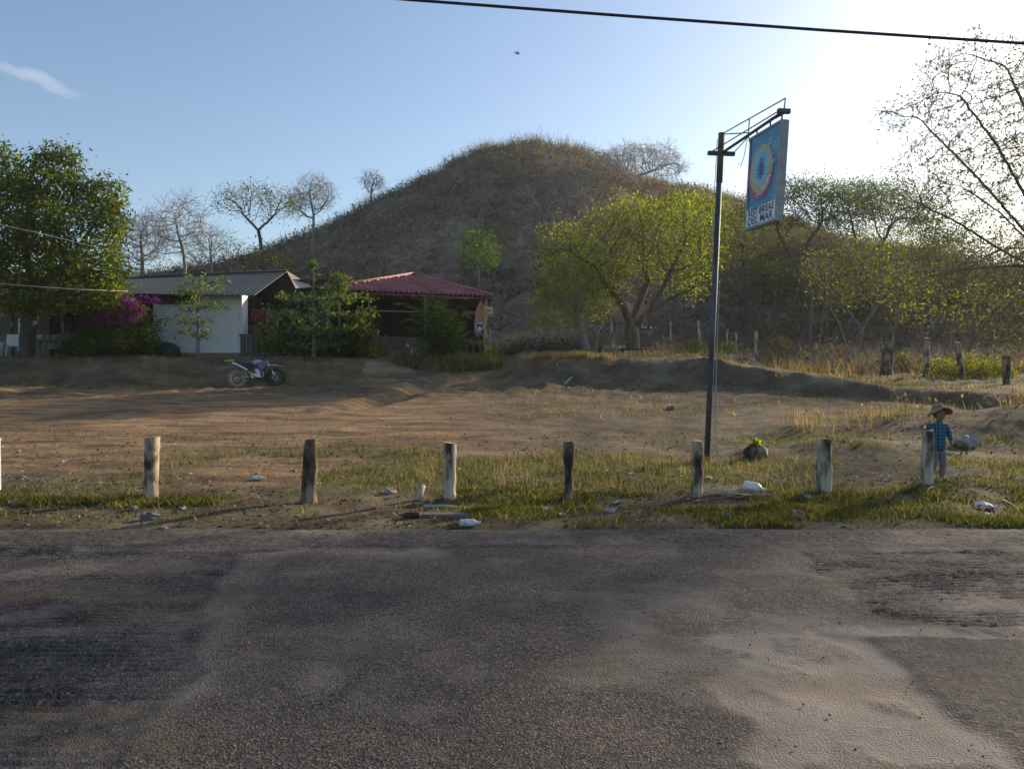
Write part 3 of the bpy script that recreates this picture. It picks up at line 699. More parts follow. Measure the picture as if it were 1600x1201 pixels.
# feathery umbrella trees on the right
YU = 50.0
def umb(name, label, lobes, stems, Y, seed, leaf=leaf_feather, bark=bark_dark, **k):
    a = dict(D=.5, di=4, dk=.75, rtip=.012, leafn=9, spread=.42, lsize=.15, asp=.38, rtrunk=.15, flat=.3, leafthr=1.7, dens=3.2); a.update(k)
    return tree(name, label, [pb(*l) for l in lobes], stems, bark, leaf, seed=seed, **a)
umb('umbrella_tree', 'tall umbrella shaped tree behind the hanging sign', [
    (1220, 300, YU, 50, 14, 3, 70), (1270, 300, YU, 55, 16, 3, 90), (1190, 330, YU, 35, 15, 2, 30), (1300, 330, YU, 60, 16, 3, 60), (1240, 345, YU, 50, 12, 2.5, 30)],
    [stem([(1262, 490), (1254, 450), (1244, 420), (1232, 395)], YU), [V3(at(1244, 420, YU)), V3(at(1268, 370, YU)), V3(at(1285, 345, YU))], [V3(at(1232, 395, YU)), V3(at(1215, 360, YU))]], YU, 21, twig=1, twl=.5)
umb('umbrella_tree', 'broad grey-green umbrella tree right of the sign against the bright sky', [
    (1340, 305, 54, 55, 16, 3, 80), (1400, 320, 54, 55, 16, 3, 70), (1440, 345, 54, 40, 16, 3, 40), (1330, 345, 54, 60, 16, 3, 50), (1480, 370, 54, 35, 14, 2.5, 30)],
    [stem([(1352, 500), (1350, 450), (1346, 410), (1338, 380)], 54), [V3(at(1346, 410, 54)), V3(at(1385, 370, 54))]], 54, 22, twig=2, twl=.7)
umb('round_tree', 'rounded dark green tree on the slope just left of the sign pole', [
    (1085, 320, 56, 45, 22, 3, 90), (1120, 345, 56, 35, 32, 3, 70), (1060, 350, 56, 30, 22, 2.5, 40)], [stem([(1095, 470), (1095, 420), (1092, 370)], 56)], 56, 23, leaf=leaf_bright, leafn=10, spread=.4, lsize=.2)
umb('olive_tree', 'olive green tree under the lower corner of the hanging sign', [
    (1150, 350, 52, 40, 36, 3, 90), (1180, 400, 52, 45, 40, 3, 90), (1130, 400, 52, 40, 35, 3, 60)], [stem([(1165, 500), (1166, 450), (1162, 400)], 52)], 52, 24, leaf=leaf_olive, leafn=8, spread=.4, lsize=.18, bark=bark_dark)
umb('olive_tree', 'dull olive tree among the woods right of the sign', [
    (1230, 410, 58, 60, 34, 3, 80), (1290, 420, 58, 50, 34, 3, 60)], [stem([(1240, 500), (1242, 450)], 58)], 58, 25, leaf=leaf_grey, leafn=6, spread=.45, lsize=.18, twig=1)
umb('thicket_tree', 'hazy leafy tree low on the right behind the small pod tree', [
    (1420, 410, 60, 60, 30, 3, 80), (1470, 430, 60, 50, 30, 3, 60)], [stem([(1435, 500), (1436, 450)], 60)], 60, 26, leaf=leaf_olive, leafn=6, spread=.45, lsize=.18, twig=1)
umb('thicket_tree', 'brown leafed tree at the right edge beyond the posts', [
    (1540, 440, 52, 60, 30, 3, 70), (1600, 430, 52, 60, 40, 3, 80), (1500, 470, 52, 40, 25, 3, 40)], [stem([(1560, 540), (1560, 490)], 52)], 52, 27, leaf=leaf_dry, leafn=6, spread=.45, lsize=.17, twig=1, bark=bark_mauve)
umb('thicket_tree', 'pale leafy tree on the skyline at the right', [
    (1480, 395, 70, 50, 22, 3, 60), (1560, 385, 70, 60, 26, 3, 70), (1640, 390, 70, 60, 30, 3, 60)], [stem([(1530, 470), (1532, 420)], 70)], 70, 28, leaf=leaf_feather, leafn=6, spread=.5, lsize=.2, twig=1, bark=bark_mauve)
for px_, pw, Yv, sd_, lf_, lb_ in ((1200, 50, 60, 261, leaf_olive, 'greenish brushy tree low behind the right edge of the sign'), (1300, 55, 63, 262, leaf_grey, 'grey brushy tree behind the broad umbrella tree trunk'), (1380, 55, 66, 263, leaf_feather, 'pale green brushy tree filling the gap right of the broad umbrella tree'),
        (1455, 50, 50, 264, leaf_olive, 'low olive brushy tree left of the leafed right-edge branches'), (1265, 45, 46, 265, leaf_grey, 'twiggy grey tree just left of the small pod tree')):
    umb('brushy_tree', lb_, [(px_, 385 + (Yv < 51) * 30, Yv, pw, 34, 2.5, 90), (px_ + 25, 425 + (Yv < 51) * 15, Yv, pw * .8, 28, 2.5, 60)], [stem([(px_, 505), (px_ + 3, 450)], Yv), stem([(px_ + 12, 505), (px_ + 26, 455)], Yv)], Yv, sd_, leaf=lf_, leafn=4, twig=2, twl=.9, bark=bark_mauve, rtrunk=.1, dens=2.0)
# small pod tree in front of them
YP = 38.0
tree('pod_tree', 'small half bare tree with yellow-green leaf tufts behind the stump', [
    pb(1300, 420, YP, 45, 30, 1.6, 70), pb(1360, 400, YP, 45, 32, 1.6, 70), pb(1400, 440, YP, 40, 30, 1.5, 60), pb(1330, 450, YP, 55, 25, 1.6, 50), pb(1420, 480, YP, 30, 18, 1.2, 20)],
    [stem([(1334, 578), (1336, 545), (1345, 515)], YP), [V3(at(1345, 515, YP)), V3(at(1325, 485, YP)), V3(at(1300, 460, YP))], [V3(at(1345, 515, YP)), V3(at(1365, 485, YP)), V3(at(1385, 460, YP))],
     stem([(1328, 575), (1322, 540), (1310, 505), (1290, 470)], YP + .6)],
    bark_mauve, leaf_bright, D=.34, di=2.4, dk=.5, rtip=.012, leafn=2, spread=.22, lsize=.12, asp=.4, seed=31, rtrunk=.13, twig=2, twl=.6, twr=.7, leafthr=1.5)
# near tree reaching in from the right
YN = 14.0
tree('overhanging_tree', 'sparse small-leafed tree reaching in from the right edge over the verge', [
    pb(1520, 150, YN, 90, 60, 1.2, 70), pb(1600, 110, YN, 60, 50, 1.2, 60), pb(1470, 250, YN, 70, 50, 1.1, 55), pb(1560, 240, YN, 90, 70, 1.5, 100), pb(1500, 330, YN, 80, 45, 1.3, 50),
    pb(1640, 280, YN, 80, 130, 1.6, 110), pb(1430, 175, YN, 50, 22, .8, 26), pb(1400, 180, YN, 30, 14, .5, 10), pb(1500, 80, YN, 40, 22, .8, 20), pb(1440, 300, YN, 40, 26, .8, 22), pb(1720, 200, YN, 90, 130, 1.8, 90), pb(1520, 420, YN, 110, 22, 1.2, 45), pb(1450, 440, YN, 60, 35, 1.0, 30),
    pb(1570, 500, YN + .6, 60, 35, .8, 60), pb(1840, 260, YN, 90, 160, 1.8, 80), pb(1640, 480, YN, 50, 40, 1, 30)],
    [stem([(1745, 640), (1735, 520), (1715, 440)], YN), [V3(at(1715, 440, YN)), V3(at(1660, 330, YN)), V3(at(1615, 200, YN - .1)), V3(at(1575, 110, YN - .1))], [V3(at(1690, 450, YN - .2)), V3(at(1620, 340, YN - .4)), V3(at(1560, 230, YN - .5)), V3(at(1500, 150, YN - .5))],
     [V3(at(1690, 450, YN + .2)), V3(at(1600, 360, YN + .4)), V3(at(1530, 280, YN + .5)), V3(at(1450, 200, YN + .5))], [V3(at(1690, 450, YN)), V3(at(1580, 400, YN)), V3(at(1500, 350, YN)), V3(at(1440, 320, YN))], [V3(at(1715, 440, YN)), V3(at(1690, 300, YN - .3)), V3(at(1650, 150, YN - .3))],
     [V3(at(1735, 520, YN)), V3(at(1660, 440, YN - .3)), V3(at(1590, 415, YN - .5)), V3(at(1500, 420, YN - .6))], [V3(at(1715, 440, YN)), V3(at(1750, 320, YN + .3)), V3(at(1770, 200, YN + .3))],
     [V3(at(1660, 440, YN - .3)), V3(at(1610, 380, YN + .2)), V3(at(1560, 330, YN + .3)), V3(at(1500, 290, YN + .4))]],
    bark_mauve, leaf_feather, D=.15, di=1.6, dk=.26, rtip=.0045, leafn=1, spread=.03, lsize=.058, asp=.42, seed=41, rtrunk=.034, twig=2, twl=.30, twr=.85, leafthr=1.25, droop=.2, dens=3.0)
# green overhanging sprigs below it (a second, greener tree)
tree('leafy_sapling', 'bright green leafed branches below the bare tree at the right', [
    pb(1450, 470, 26, 50, 25, 1.2, 50), pb(1500, 490, 26, 50, 22, 1.2, 40), pb(1545, 450, 26, 50, 25, 1.2, 40), pb(1400, 455, 26, 35, 18, 1, 20), pb(1600, 470, 26, 50, 25, 1, 30)],
    [stem([(1625, 610), (1620, 540), (1600, 500), (1540, 480)], 26), [V3(at(1540, 480, 26)), V3(at(1470, 470, 26))]],
    bark_dark, leaf_bright, D=.28, di=2, dk=.4, rtip=.01, leafn=2, spread=.18, lsize=.085, asp=.4, seed=42, rtrunk=.09, leafthr=1.4, twig=1, twl=.3, dens=1.5)
# left background
def bare(name, label, lobes, st, Y, seed, bark=bark_grey, **k):
    a = dict(D=.5, di=4, dk=.7, rtip=.016, twig=3, twl=.9, twr=.7, rtrunk=.12, leafthr=1.6, jit=.35); a.update(k)
    return tree(name, label, [pb(*l) for l in lobes], st, bark, k.pop('leaf', None) if 'leaf' in k else None, seed=seed, **{q: w for q, w in a.items() if q != 'leaf'})
YB = 50
bare('bare_tree', 'tall thin bare tree behind the white house roof', [(285, 345, YB, 35, 38, 2, 90), (250, 370, YB, 30, 35, 2, 50)], [stem([(290, 445), (288, 400), (280, 370)], YB)], YB, 51)
bare('bare_tree', 'bushy bare tree between the dense tree and the umbrella tree', [(225, 370, YB + 2, 40, 38, 2, 90), (205, 400, YB + 2, 40, 30, 2, 60)], [stem([(222, 450), (222, 400)], YB + 2)], YB + 2, 52, bark=bark_mauve)
bare('bare_tree', 'low bare tree left of the dark umbrella tree trunk', [(335, 385, YB + 4, 35, 30, 2, 70), (315, 400, YB + 4, 30, 28, 2, 50)], [stem([(330, 445), (330, 410)], YB + 4)], YB + 4, 53)
umb('umbrella_tree', 'dark green umbrella tree on the skyline left of the hill', [(400, 305, 62, 62, 14, 3, 100), (360, 322, 62, 35, 12, 2.5, 40), (445, 318, 62, 35, 14, 2.5, 40), (420, 335, 62, 45, 10, 2, 25)],
    [stem([(412, 420), (408, 385), (404, 360)], 62), [V3(at(404, 360, 62)), V3(at(380, 335, 62))], [V3(at(404, 360, 62)), V3(at(430, 335, 62))]], 62, 54, leaf=leaf_dense, lsize=.17, leafn=9)
bare('bare_tree', 'leafless tree on the skyline beside the dark umbrella tree', [(492, 305, 72, 34, 30, 2.5, 90), (470, 320, 72, 24, 24, 2, 40)], [stem([(488, 360), (490, 335)], 72)], 72, 55, rtip=.018)
bare('bare_tree', 'small leafless tree on the left shoulder of the hill', [(582, 285, 92, 20, 16, 2, 60)], [stem([(578, 325), (580, 300)], 92)], 92, 56, rtip=.02, twl=.8)
bare('bare_tree', 'pale wide leafless tree on the right shoulder of the hill', [(1000, 245, 88, 62, 18, 3.5, 180), (960, 255, 88, 38, 16, 3, 60), (1045, 262, 88, 28, 14, 3, 50)],
     [stem([(990, 312), (994, 285), (996, 275)], 88), [V3(at(994, 285, 88)), V3(at(970, 268, 88))], [V3(at(996, 275, 88)), V3(at(1025, 265, 88))]], 88, 57, bark=bark_sunlit, rtip=.022, twl=1.0, twig=3, rtrunk=.22)
# leaning dead tree
dd = empty('dead_tree', V3(hit(556, 330)), 'leaning dead tree with broken branches on the left slope of the hill', 'tree')
k = 66 / F; mb = MB()
mb.tube([(0, 0, -.2), (-.5, 0, .5), (-1.2, 0, .9), (-2.2, .2, .8)], [.13, .10, .07, .03], 6).tube([(-.4, 0, .4), (0, 0, 1.0), (.9, 0, 1.2), (1.2, 0, 1.5)], [.1, .08, .05, .02], 6).tube([(-.9, 0, .75), (-1, .2, 0)], [.05, .03], 5).tube([(.2, 0, 1.05), (.1, 0, .4)], [.04, .02], 5)
mb.build('trunk', bark_dark, dd)

# green bushy tree on the hill face
hb = hit(748, 470, 40)
umb('hill_tree', 'single bright green bushy tree on the lower hillside', [(745, 385, hb.y, 30, 28, 2, 90), (765, 400, hb.y, 18, 20, 1.5, 30), (735, 405, hb.y, 18, 18, 1.5, 30)], [stem([(748, 470), (748, 430), (747, 410)], hb.y)], hb.y, 60, leaf=leaf_hill, leafn=16, lsize=.2, spread=.35, bark=bark_grey, rtrunk=.1)
umb('hill_tree', 'olive bushy tree at the foot of the hill behind the gable', [(405, 405, 58, 40, 16, 3, 60), (440, 415, 58, 25, 14, 2, 30)], [stem([(415, 440), (415, 420)], 58)], 58, 61, leaf=leaf_olive, leafn=8, lsize=.22, spread=.4)
umb('hill_tree', 'faint grey-green tree at the hill foot behind the red roof', [(600, 385, 74, 22, 14, 2, 30), (470, 400, 60, 20, 10, 2, 0)], [stem([(602, 410), (601, 395)], 74)], 74, 62, leaf=leaf_grey, leafn=6, lsize=.22, spread=.5)

# hillside scrub: stuff
def scrub():
    rng = np.random.default_rng(77)
    def pts(N, f):
        y = 42 + (rng.random(N) ** .8) * 70; x = (rng.random(N) * 2 - 1) * y * .82 + 2
        k = rng.random(N) < f(x, y); return x[k], y[k]
    def twigs(x, y, n, L, r, up=.7, zoff=0):
        N = len(x); z = gz(x, y); b = np.repeat(np.stack([x, y, z], 1), n, 0) + rng.normal(size=(N * n, 3)) * np.array([.25, .25, .05])
        d = rng.normal(size=(N * n, 3)); d[:, 2] = np.abs(d[:, 2]) + up; d /= np.linalg.norm(d, axis=1, keepdims=True)
        l = (L * (.4 + rng.random(N * n)))[:, None]; m = b + d * l * .55; d2 = d + rng.normal(size=d.shape) * .35; e = m + d2 * l * .5
        v1, f1 = lines_np(b, m, np.full(len(b), r), np.full(len(b), r * .7), 3); v2, f2 = lines_np(m, e, np.full(len(b), r * .7), np.full(len(b), r * .3), 3)
        return np.concatenate([v1, v2]), np.concatenate([f1, f2 + len(v1)])
    x, y = pts(10000, lambda x, y: ss(fbm(x * .12, y * .12, 101), .35, .55) * .8 + .2)
    v, f = twigs(x, y, 8, .95, .020, .35); o = npmesh('dry_brush', v, f, pm('dry_twigs', [(.3, (.10, .078, .062)), (.55, (.21, .17, .14)), (.75, (.38, .33, .28))], .9, world=True, bump=0))
    tag(o, 'dry grey-brown brush covering the hillside', 'brush', kind='stuff')
    # low dry leafy tufts
    def puffs(x, y, n, h, w, ls):
        N = len(x); z = gz(x, y); s = (.5 + rng.random(N))[:, None, None]
        q = rng.normal(size=(N, n, 3)); q /= np.linalg.norm(q, axis=2, keepdims=True); q *= rng.random((N, n, 1)) ** .4; q[:, :, 2] = np.abs(q[:, :, 2])
        c = np.stack([x, y, z], 1)[:, None] + q * np.array([w, w, h]) * s
        return leaf_quads(c.reshape(-1, 3), rng, ls, .5, flat=.1)
    x, y = pts(8500, lambda x, y: ss(fbm(x * .16, y * .16, 103), .40, .58) * .95 + .06)
    v, f = puffs(x, y, 26, 1.2, .9, .24); o = npmesh('dry_shrubs', v, f, leafm('scrub_dry', [(0, (.06, .043, .03)), (.5, (.15, .11, .07)), (.9, (.25, .19, .12)), (1, (.36, .29, .19))], .3, tint=(1.2, 1.05, .75), nscale=.07, lo=(.38, .40, .46), hi=(1.5, 1.42, 1.15)))
    tag(o, 'dull brown dry shrubs massed over the hill', 'shrubs', kind='stuff')
    x, y = pts(5200, lambda x, y: (ss(y, 82, 98) * ss(x, -24, 8) * .95 + .5 * ss(x, 8, 26) * ss(y, 50, 80) + .10 * ss(fbm(x * .15, y * .15, 105), .5, .62)))
    v, f = puffs(x, y, 24, 1.3, .8, .26); o = npmesh('green_shrubs', v, f, leafm('scrub_olive', [(0, (.045, .045, .018)), (.5, (.10, .095, .035)), (1, (.20, .17, .07))], .45, tint=(1.3, 1.25, .6), nscale=.15))
    tag(o, 'olive and straw coloured shrubs on the hill top and right shoulder', 'shrubs', kind='stuff')
    x, y = pts(1500, lambda x, y: ss(fbm(x * .08, y * .08, 107), .46, .58) * .9 + .04)
    v, f = puffs(x, y, 60, 1.7, 1.3, .24); o = npmesh('hill_bushes', v, f, leafm('hill_bush', [(0, (.035, .034, .022)), (.5, (.07, .065, .038)), (1, (.13, .115, .06))], .35, nscale=.2))
    tag(o, 'darker green-brown bushes clumped over the hill face', 'bushes', kind='stuff')
    # shaggy crest
    x = -32 + rng.random(1500) * 64; y = HC + rng.normal(size=1500) * 3
    v, f = twigs(x, y, 6, 1.5, .025, up=1.2); o = npmesh('crest_brush', v, f, pm('crest_twigs', [(.3, (.09, .085, .045)), (.7, (.22, .19, .10))], 1.2, world=True, bump=0)); tag(o, 'thin straw and twigs standing up along the hill crest', 'brush', kind='stuff')
    # bleached fallen branches
    P0 = []; P1 = []
    for _ in range(330):
        x = rng.random() * 62 - 40; y = 50 + rng.random() * 42; L = .4 + rng.random() ** 3 * 2.8; a = rng.normal() * .8
        p = np.array([x, y, G(x, y) + .35]); q = p + np.array([math.cos(a) * L, math.sin(a) * L, 0]); q[2] = G(q[0], q[1]) + .3 + rng.random() * .5
        P0.append(p); P1.append(q)
        for _ in range(3):
            t = rng.random(); s = p + (q - p) * t; P0.append(s); P1.append(s + rng.normal(size=3) * .5 * L * .5 + np.array([0, 0, .2]))
    v, f = lines_np(P0, P1, np.full(len(P0), .026), np.full(len(P0), .010), 4)
    o = npmesh('fallen_branches', v, f, solid('bleached_wood', (.40, .36, .33), .9)); tag(o, 'bleached fallen branches lying across the hillside', 'branches', kind='stuff')
    # grey brush at the hill foot, behind the pavilion and track
    N = 1500; y = 36 + rng.random(N) * 12; x = -16 + rng.random(N) * 20
    v, f = twigs(x, y, 9, .8, .016, .3); v2, f2 = puffs(x[:900], y[:900], 24, .7, .7, .16)
    o = npmesh('grey_brush', np.concatenate([v]), f, pm('grey_twigs', [(.3, (.09, .075, .065)), (.7, (.24, .21, .19))], 1.2, world=True, bump=0)); tag(o, 'grey cut brush heaped at the foot of the hill', 'brush', kind='stuff')
    o = npmesh('low_scrub', v2, f2, leaf_grey); tag(o, 'low dull scrub at the foot of the hill', 'shrubs', kind='stuff')
    # right side undergrowth beyond the post fence
    N = 1800; y = 30 + rng.random(N) * 22; x = 8 + rng.random(N) * 36; k = (x > y * .35 + 1) | (y > 40); x = x[k]; y = y[k]
    v, f = twigs(x, y, 8, .9, .016, .6); o = npmesh('undergrowth_twigs', v, f, pm('under_twigs', [(.3, (.10, .075, .05)), (.7, (.25, .20, .14))], 1.2, world=True, bump=0)); tag(o, 'brown twiggy undergrowth beyond the posts at the right', 'undergrowth', kind='stuff')
    v, f = puffs(x[::2], y[::2], 26, .8, .8, .15); o = npmesh('undergrowth', v, f, leafm('under_leaf', [(0, (.07, .055, .03)), (.5, (.14, .11, .055)), (1, (.22, .19, .08))], .45, tint=(1.2, 1.1, .7), nscale=.4)); tag(o, 'low brown and olive undergrowth beyond the posts at the right', 'undergrowth', kind='stuff')
    # shade thicket below the olive trees
    N = 330; y = 54 + rng.random(N) * 22; x = y * (.24 + rng.random(N) * .40)
    v, f = puffs(x, y, 34, 2.0, 1.3, .22); o = npmesh('thicket', v, f, leafm('thicket_leaf', [(0, (.05, .048, .025)), (.5, (.10, .09, .045)), (1, (.18, .155, .075))], .3, nscale=.3)); tag(o, 'dark leafy thicket under the trees right of the sign pole', 'thicket', kind='stuff')
    N = 900; y = 47 + rng.random(N) * 14; x = -y * (.26 + rng.random(N) * .55)
    v, f = puffs(x, y, 34, 2.6, 1.4, .22); o = npmesh('back_thicket', v, f, leafm('bthicket_leaf', [(0, (.04, .04, .025)), (.5, (.08, .075, .04)), (1, (.14, .12, .06))], .3, nscale=.3)); tag(o, 'grey-green thicket behind the white house', 'thicket', kind='stuff')
scrub()
#@@PART3
# ------------------------------------------------------------------ roadside posts
wood_post = pm('post_wood', [(.36, (.04, .028, .02)), (.45, (.17, .12, .08)), (.52, (.36, .29, .20)), (.65, (.50, .42, .30))], 7, .9, .8, 26, stretch=(1, 1, .45))
wood_pale = pm('post_pale', [(.36, (.05, .038, .03)), (.43, (.24, .20, .16)), (.52, (.42, .37, .30)), (.7, (.58, .53, .44))], 7, .9, .7, 26, stretch=(1, 1, .3))
wood_dark = pm('post_dark', [(.38, (.03, .022, .018)), (.5, (.11, .08, .055)), (.58, (.26, .20, .14)), (.68, (.36, .29, .2))], 7, .95, .9, 26, stretch=(1, 1, .4))
cut_wood = pm('cut_wood', [(.3, (.30, .22, .14)), (.7, (.50, .40, .28))], 14, .9, .2)
def log_post(name, label, cx, y0, y1, wpx, mat, prof=None, lean=0, seed=0, group=None, Y=None, cut=True, z1=None):
    b = hit(cx, y1) if Y is None else None
    if Y is not None: v = at(cx, y1, Y); b = Vector((v.x, Y, G(v.x, Y)))
    k = b.y / F; top = at(cx, y0, b.y).z; H = max(top - b.z, .2); R = wpx * k / 2 * (1.15 if wpx > 12 else 1); L = lean * k
    prof = prof or [(0, 1.08), (.15, 1.0), (.5, .96), (.85, .97), (1, 1)]
    mb = MB(); rg = random.Random(seed); pts = []; rr = []
    N = 12; ts = [p[0] for p in prof]; rs = [p[1] for p in prof]
    for i in range(-1, N + 1):
        t = i / N; pts.append((L * t + rg.uniform(-.006, .006) * (0 < i < N) * (H / .7), rg.uniform(-.006, .006) * (0 < i < N), H * t)); rr.append(R * float(np.interp(t, ts, rs)))
    n = 18; ph = [rg.uniform(0, 6.28) for _ in range(4)]; vs = []; fs = []
    for i, (p, r) in enumerate(zip(pts, rr)):
        for kk in range(n):
            a = 2 * math.pi * kk / n; q = 1 + .06 * math.sin(2 * a + ph[0] + i * .2) + .04 * math.sin(5 * a + ph[1] - i * .3) + .05 * (rg.random() - .5)
            ang = .10 * R if i == len(pts) - 1 else 0
            vs.append((p[0] + math.cos(a) * r * q, p[1] + math.sin(a) * r * q, p[2] + ang * math.sin(a + ph[2])))
    for i in range(len(pts) - 1):
        for kk in range(n): fs.append((i * n + kk, i * n + (kk + 1) % n, (i + 1) * n + (kk + 1) % n, (i + 1) * n + kk))
    mb.add(vs, fs, True)
    root = empty(name, V3(b), label, 'post', group)
    mb.build('trunk_section' if False else 'bark_surface', mat, root)
    if cut:
        m2 = MB(); top_ = vs[-n:]; c = (pts[-1][0], pts[-1][1], pts[-1][2] + .004)
        m2.add([c] + [(v[0] * .94 + c[0] * .06, v[1] * .94 + c[1] * .06, v[2] + .004) for v in top_], [(0, i + 1, (i + 1) % n + 1) for i in range(n)]); m2.build('cut_top', cut_wood, root)
    return root
RG = 'wooden bollard posts along the road verge'
log_post('wooden_post', 'straight thick pale post with sawn flat top, leftmost along the verge', 236, 683, 778, 20, wood_post, seed=1, group=RG, lean=3)
log_post('wooden_post', 'dark barked bulging post, second from the left along the verge', 482, 686, 784, 20, wood_dark, [(0, 1.1), (.2, 1.0), (.5, 1.05), (.8, .95), (1, .85)], seed=2, group=RG, lean=5)
log_post('wooden_post', 'pale grey upright post above the broken logs and plank', 703, 692, 778, 17, wood_pale, seed=3, group=RG)
log_post('wooden_post', 'thin post with a thick dark knotted head, middle of the verge', 888, 690, 782, 16, wood_dark, [(0, .75), (.4, .72), (.62, .85), (.72, 1.05), (1, 1.0)], seed=4, group=RG, lean=1)
log_post('wooden_post', 'narrow split post standing just in front of the sign pole', 1089, 689, 775, 15, wood_post, seed=5, group=RG, lean=1)
log_post('wooden_post', 'crooked post with flared top right of the white jug', 1289, 686, 770, 18, wood_pale, [(0, 1.0), (.3, 1.1), (.6, .95), (.85, .95), (1, 1.25)], seed=6, group=RG, lean=-2)
P7 = log_post('wooden_post', 'pale peeling post the boy rests his hand on', 1449, 674, 755, 14.5, wood_pale, seed=7, group=RG)
wp = hit(-3, 772); mb = MB(); mb.box((0, 0, .35), (.05, .05, .60), bev=.006).box((0, 0, .66), (.06, .06, .03), bev=.004)
pr = empty('marker_post', V3(wp), 'thin white painted post cut by the left frame edge', 'post'); mb.build('shaft', solid('white_paint', (.45, .47, .50)), pr)

# fence posts beyond the terrace
FG = 'rough wooden fence posts beyond the grassy terrace'
for cx, y0, y1, w, Y, mat, ln, lab in (
    (957, 497, 527, 4, 38, wood_pale, -2, 'pale crooked fence post right of the slender tree'),
    (1047, 502, 528, 3, 38, wood_pale, 1, 'thin pale fence post between the big tree and the sign pole'),
    (1096, 500, 530, 4, 38, wood_pale, -5, 'whitish leaning fence post just left of the sign pole'),
    (1121, 514, 538, 3, 37, wood_dark, 1, 'thin dark fence post just right of the sign pole'),
    (1135, 515, 540, 3, 37, wood_pale, 1, 'thin grey fence post above the left end of the scrap pile'),
    (1150, 520, 540, 3, 37, wood_pale, 0, 'short grey fence post behind the middle of the scrap pile'),
    (1181, 518, 548, 5, 36, wood_pale, 0, 'grey fence post behind the right end of the scrap pile'),
    (1206, 525, 562, 3, 34, wood_dark, 0, 'thin dark fence post right of the scrap pile'),
    (1247, 527, 566, 4, 33, wood_dark, 1, 'dark fence post standing alone between scrap pile and pod tree'),
    (1275, 536, 570, 6, 32, wood_post, -1, 'stubby pale topped fence post, left one of a close pair'),
    (1299, 537, 571, 6, 32, wood_post, 0, 'stubby brown fence post, right one of a close pair'),
    (1447, 528, 598, 9, 26, wood_post, 0, 'tall straight fence post behind the boy'),
    (1503, 535, 609, 9, 25, wood_dark, -8, 'leaning crooked fence post left of the yellow-green bush'),
    (1573, 556, 617, 11, 22.5, wood_dark, -1, 'thick dark fence post near the right edge')):
    log_post('fence_post', lab, cx, y0, y1, w, mat, seed=int(cx), group=FG, lean=ln, Y=Y, cut=w > 5)
# tall ragged stump
v = at(1385, 583, 29); st = empty('tree_stump', (v.x, 29, G(v.x, 29)), 'ragged dark dead stump with a splintered top beyond the terrace', 'stump')
mb = MB(); mb.tube([(0, 0, -.1), (.02, 0, .4), (.08, 0, .9), (.13, 0, 1.35), (.2, 0, 1.7)], [.24, .20, .20, .12, .02], 14, wob=.3, seed=3).tube([(-.05, 0, .9), (0, .02, 1.25), (.02, 0, 1.45)], [.12, .07, .01], 8, wob=.3, seed=4).tube([(.1, 0, 1.3), (.22, 0, 1.6), (.24, 0, 1.95)], [.05, .03, .01], 6, wob=.2, seed=5)
mb.build('stump_wood', wood_dark, st)

# ------------------------------------------------------------------ hanging sign on its leaning pole
steel = pm('dark_steel', [(.35, (.055, .06, .075)), (.6, (.10, .105, .12)), (.75, (.16, .12, .10))], 4, .6, .15, metal=.3)
rust = pm('rusty_steel', [(.3, (.10, .07, .06)), (.7, (.17, .125, .11))], 8, .8, .3, metal=.2)
pb_ = hit(1103, 722); YS = pb_.y
ptop = at(1127.5, 208, YS)
pole = empty('sign_pole', V3(pb_), 'tall dark leaning steel pole that carries the blue sign', 'sign pole')
T = ptop - pb_
mb = MB(); mb.tube([(0, 0, -.3), tuple(T * .85)], [.046, .044], 14); mb.build('shaft', steel, pole)
mb = MB(); mb.tube([tuple(T * .85), tuple(T)], [.05, .05], 14); mb.build('collar', rust, pole)
dirb = Vector((.28, -1.94, 0)).normalized()            # bracket direction, towards the road
cz0 = at(1127, 240, YS) - pb_
o1 = cz0 + Vector((.28, -1.94, .0))                    # outer end
o1.z = at(1225, 174, YS - 1.94).z - pb_.z
side = Vector((1, .14, 0)).normalized()
mb = MB()
mb.box(cz0, (.44, .07, .06), Euler((0, 0, .14)), .005); mb.build('crossbar', steel, pole)
mb = MB(); mb.box(o1, (.17, .06, .06), Euler((0, 0, .14)), .005); mb.build('crossbar', steel, pole)
mb = MB(); mb.tube([cz0, o1], .022, 8); mb.tube([cz0 - side * .2, o1 - side * .07], .009, 6); mb.tube([cz0 + side * .19, cz0 + side * .12 + dirb * .9 + Vector((0, 0, .1)), o1 + side * .06], .009, 6)
tp = T - Vector((0, 0, .02)); ot = o1 + Vector((.02, 0, .17))
mb.tube([tp, ot], .009, 6).tube([ot, o1], .009, 6).tube([tp, cz0 + dirb * .95 + Vector((0, 0, .03))], .009, 6)
mid_ = tp + (ot - tp) * .48; mb.tube([mid_, cz0 + (o1 - cz0) * .48, cz0 + (o1 - cz0) * .5 + Vector((.0, 0, -.12))], .009, 6)
mb.build('bracket', steel, pole)
mb = MB(); mb.tube([T * .98 + Vector((-.07, -.02, 0)), T * .8 + Vector((-.08, -.03, 0)), T * .62 + Vector((-.075, -.02, 0))], .006, 5)
mb.tube([T * .55 + Vector((.07, -.03, 0)), T * .3 + Vector((.085, -.03, 0)), T * .12 + Vector((.10, -.03, 0)), Vector((.18, -.05, .05))], .006, 5)
mb.tube([T * .33 + Vector((.075, -.03, 0)), T * .15 + Vector((.12, -.03, 0)), Vector((.14, -.04, .35)), Vector((.32, -.25, .02))], .006, 5)
mb.tube([cz0 + dirb * .9 + Vector((0, 0, -.05)), cz0 + dirb * .86 + Vector((-.03, 0, -.3)), cz0 + dirb * .8 + Vector((-.05, 0, -.42)), cz0 + dirb * .78 + Vector((-.08, 0, -.36))], .006, 5)
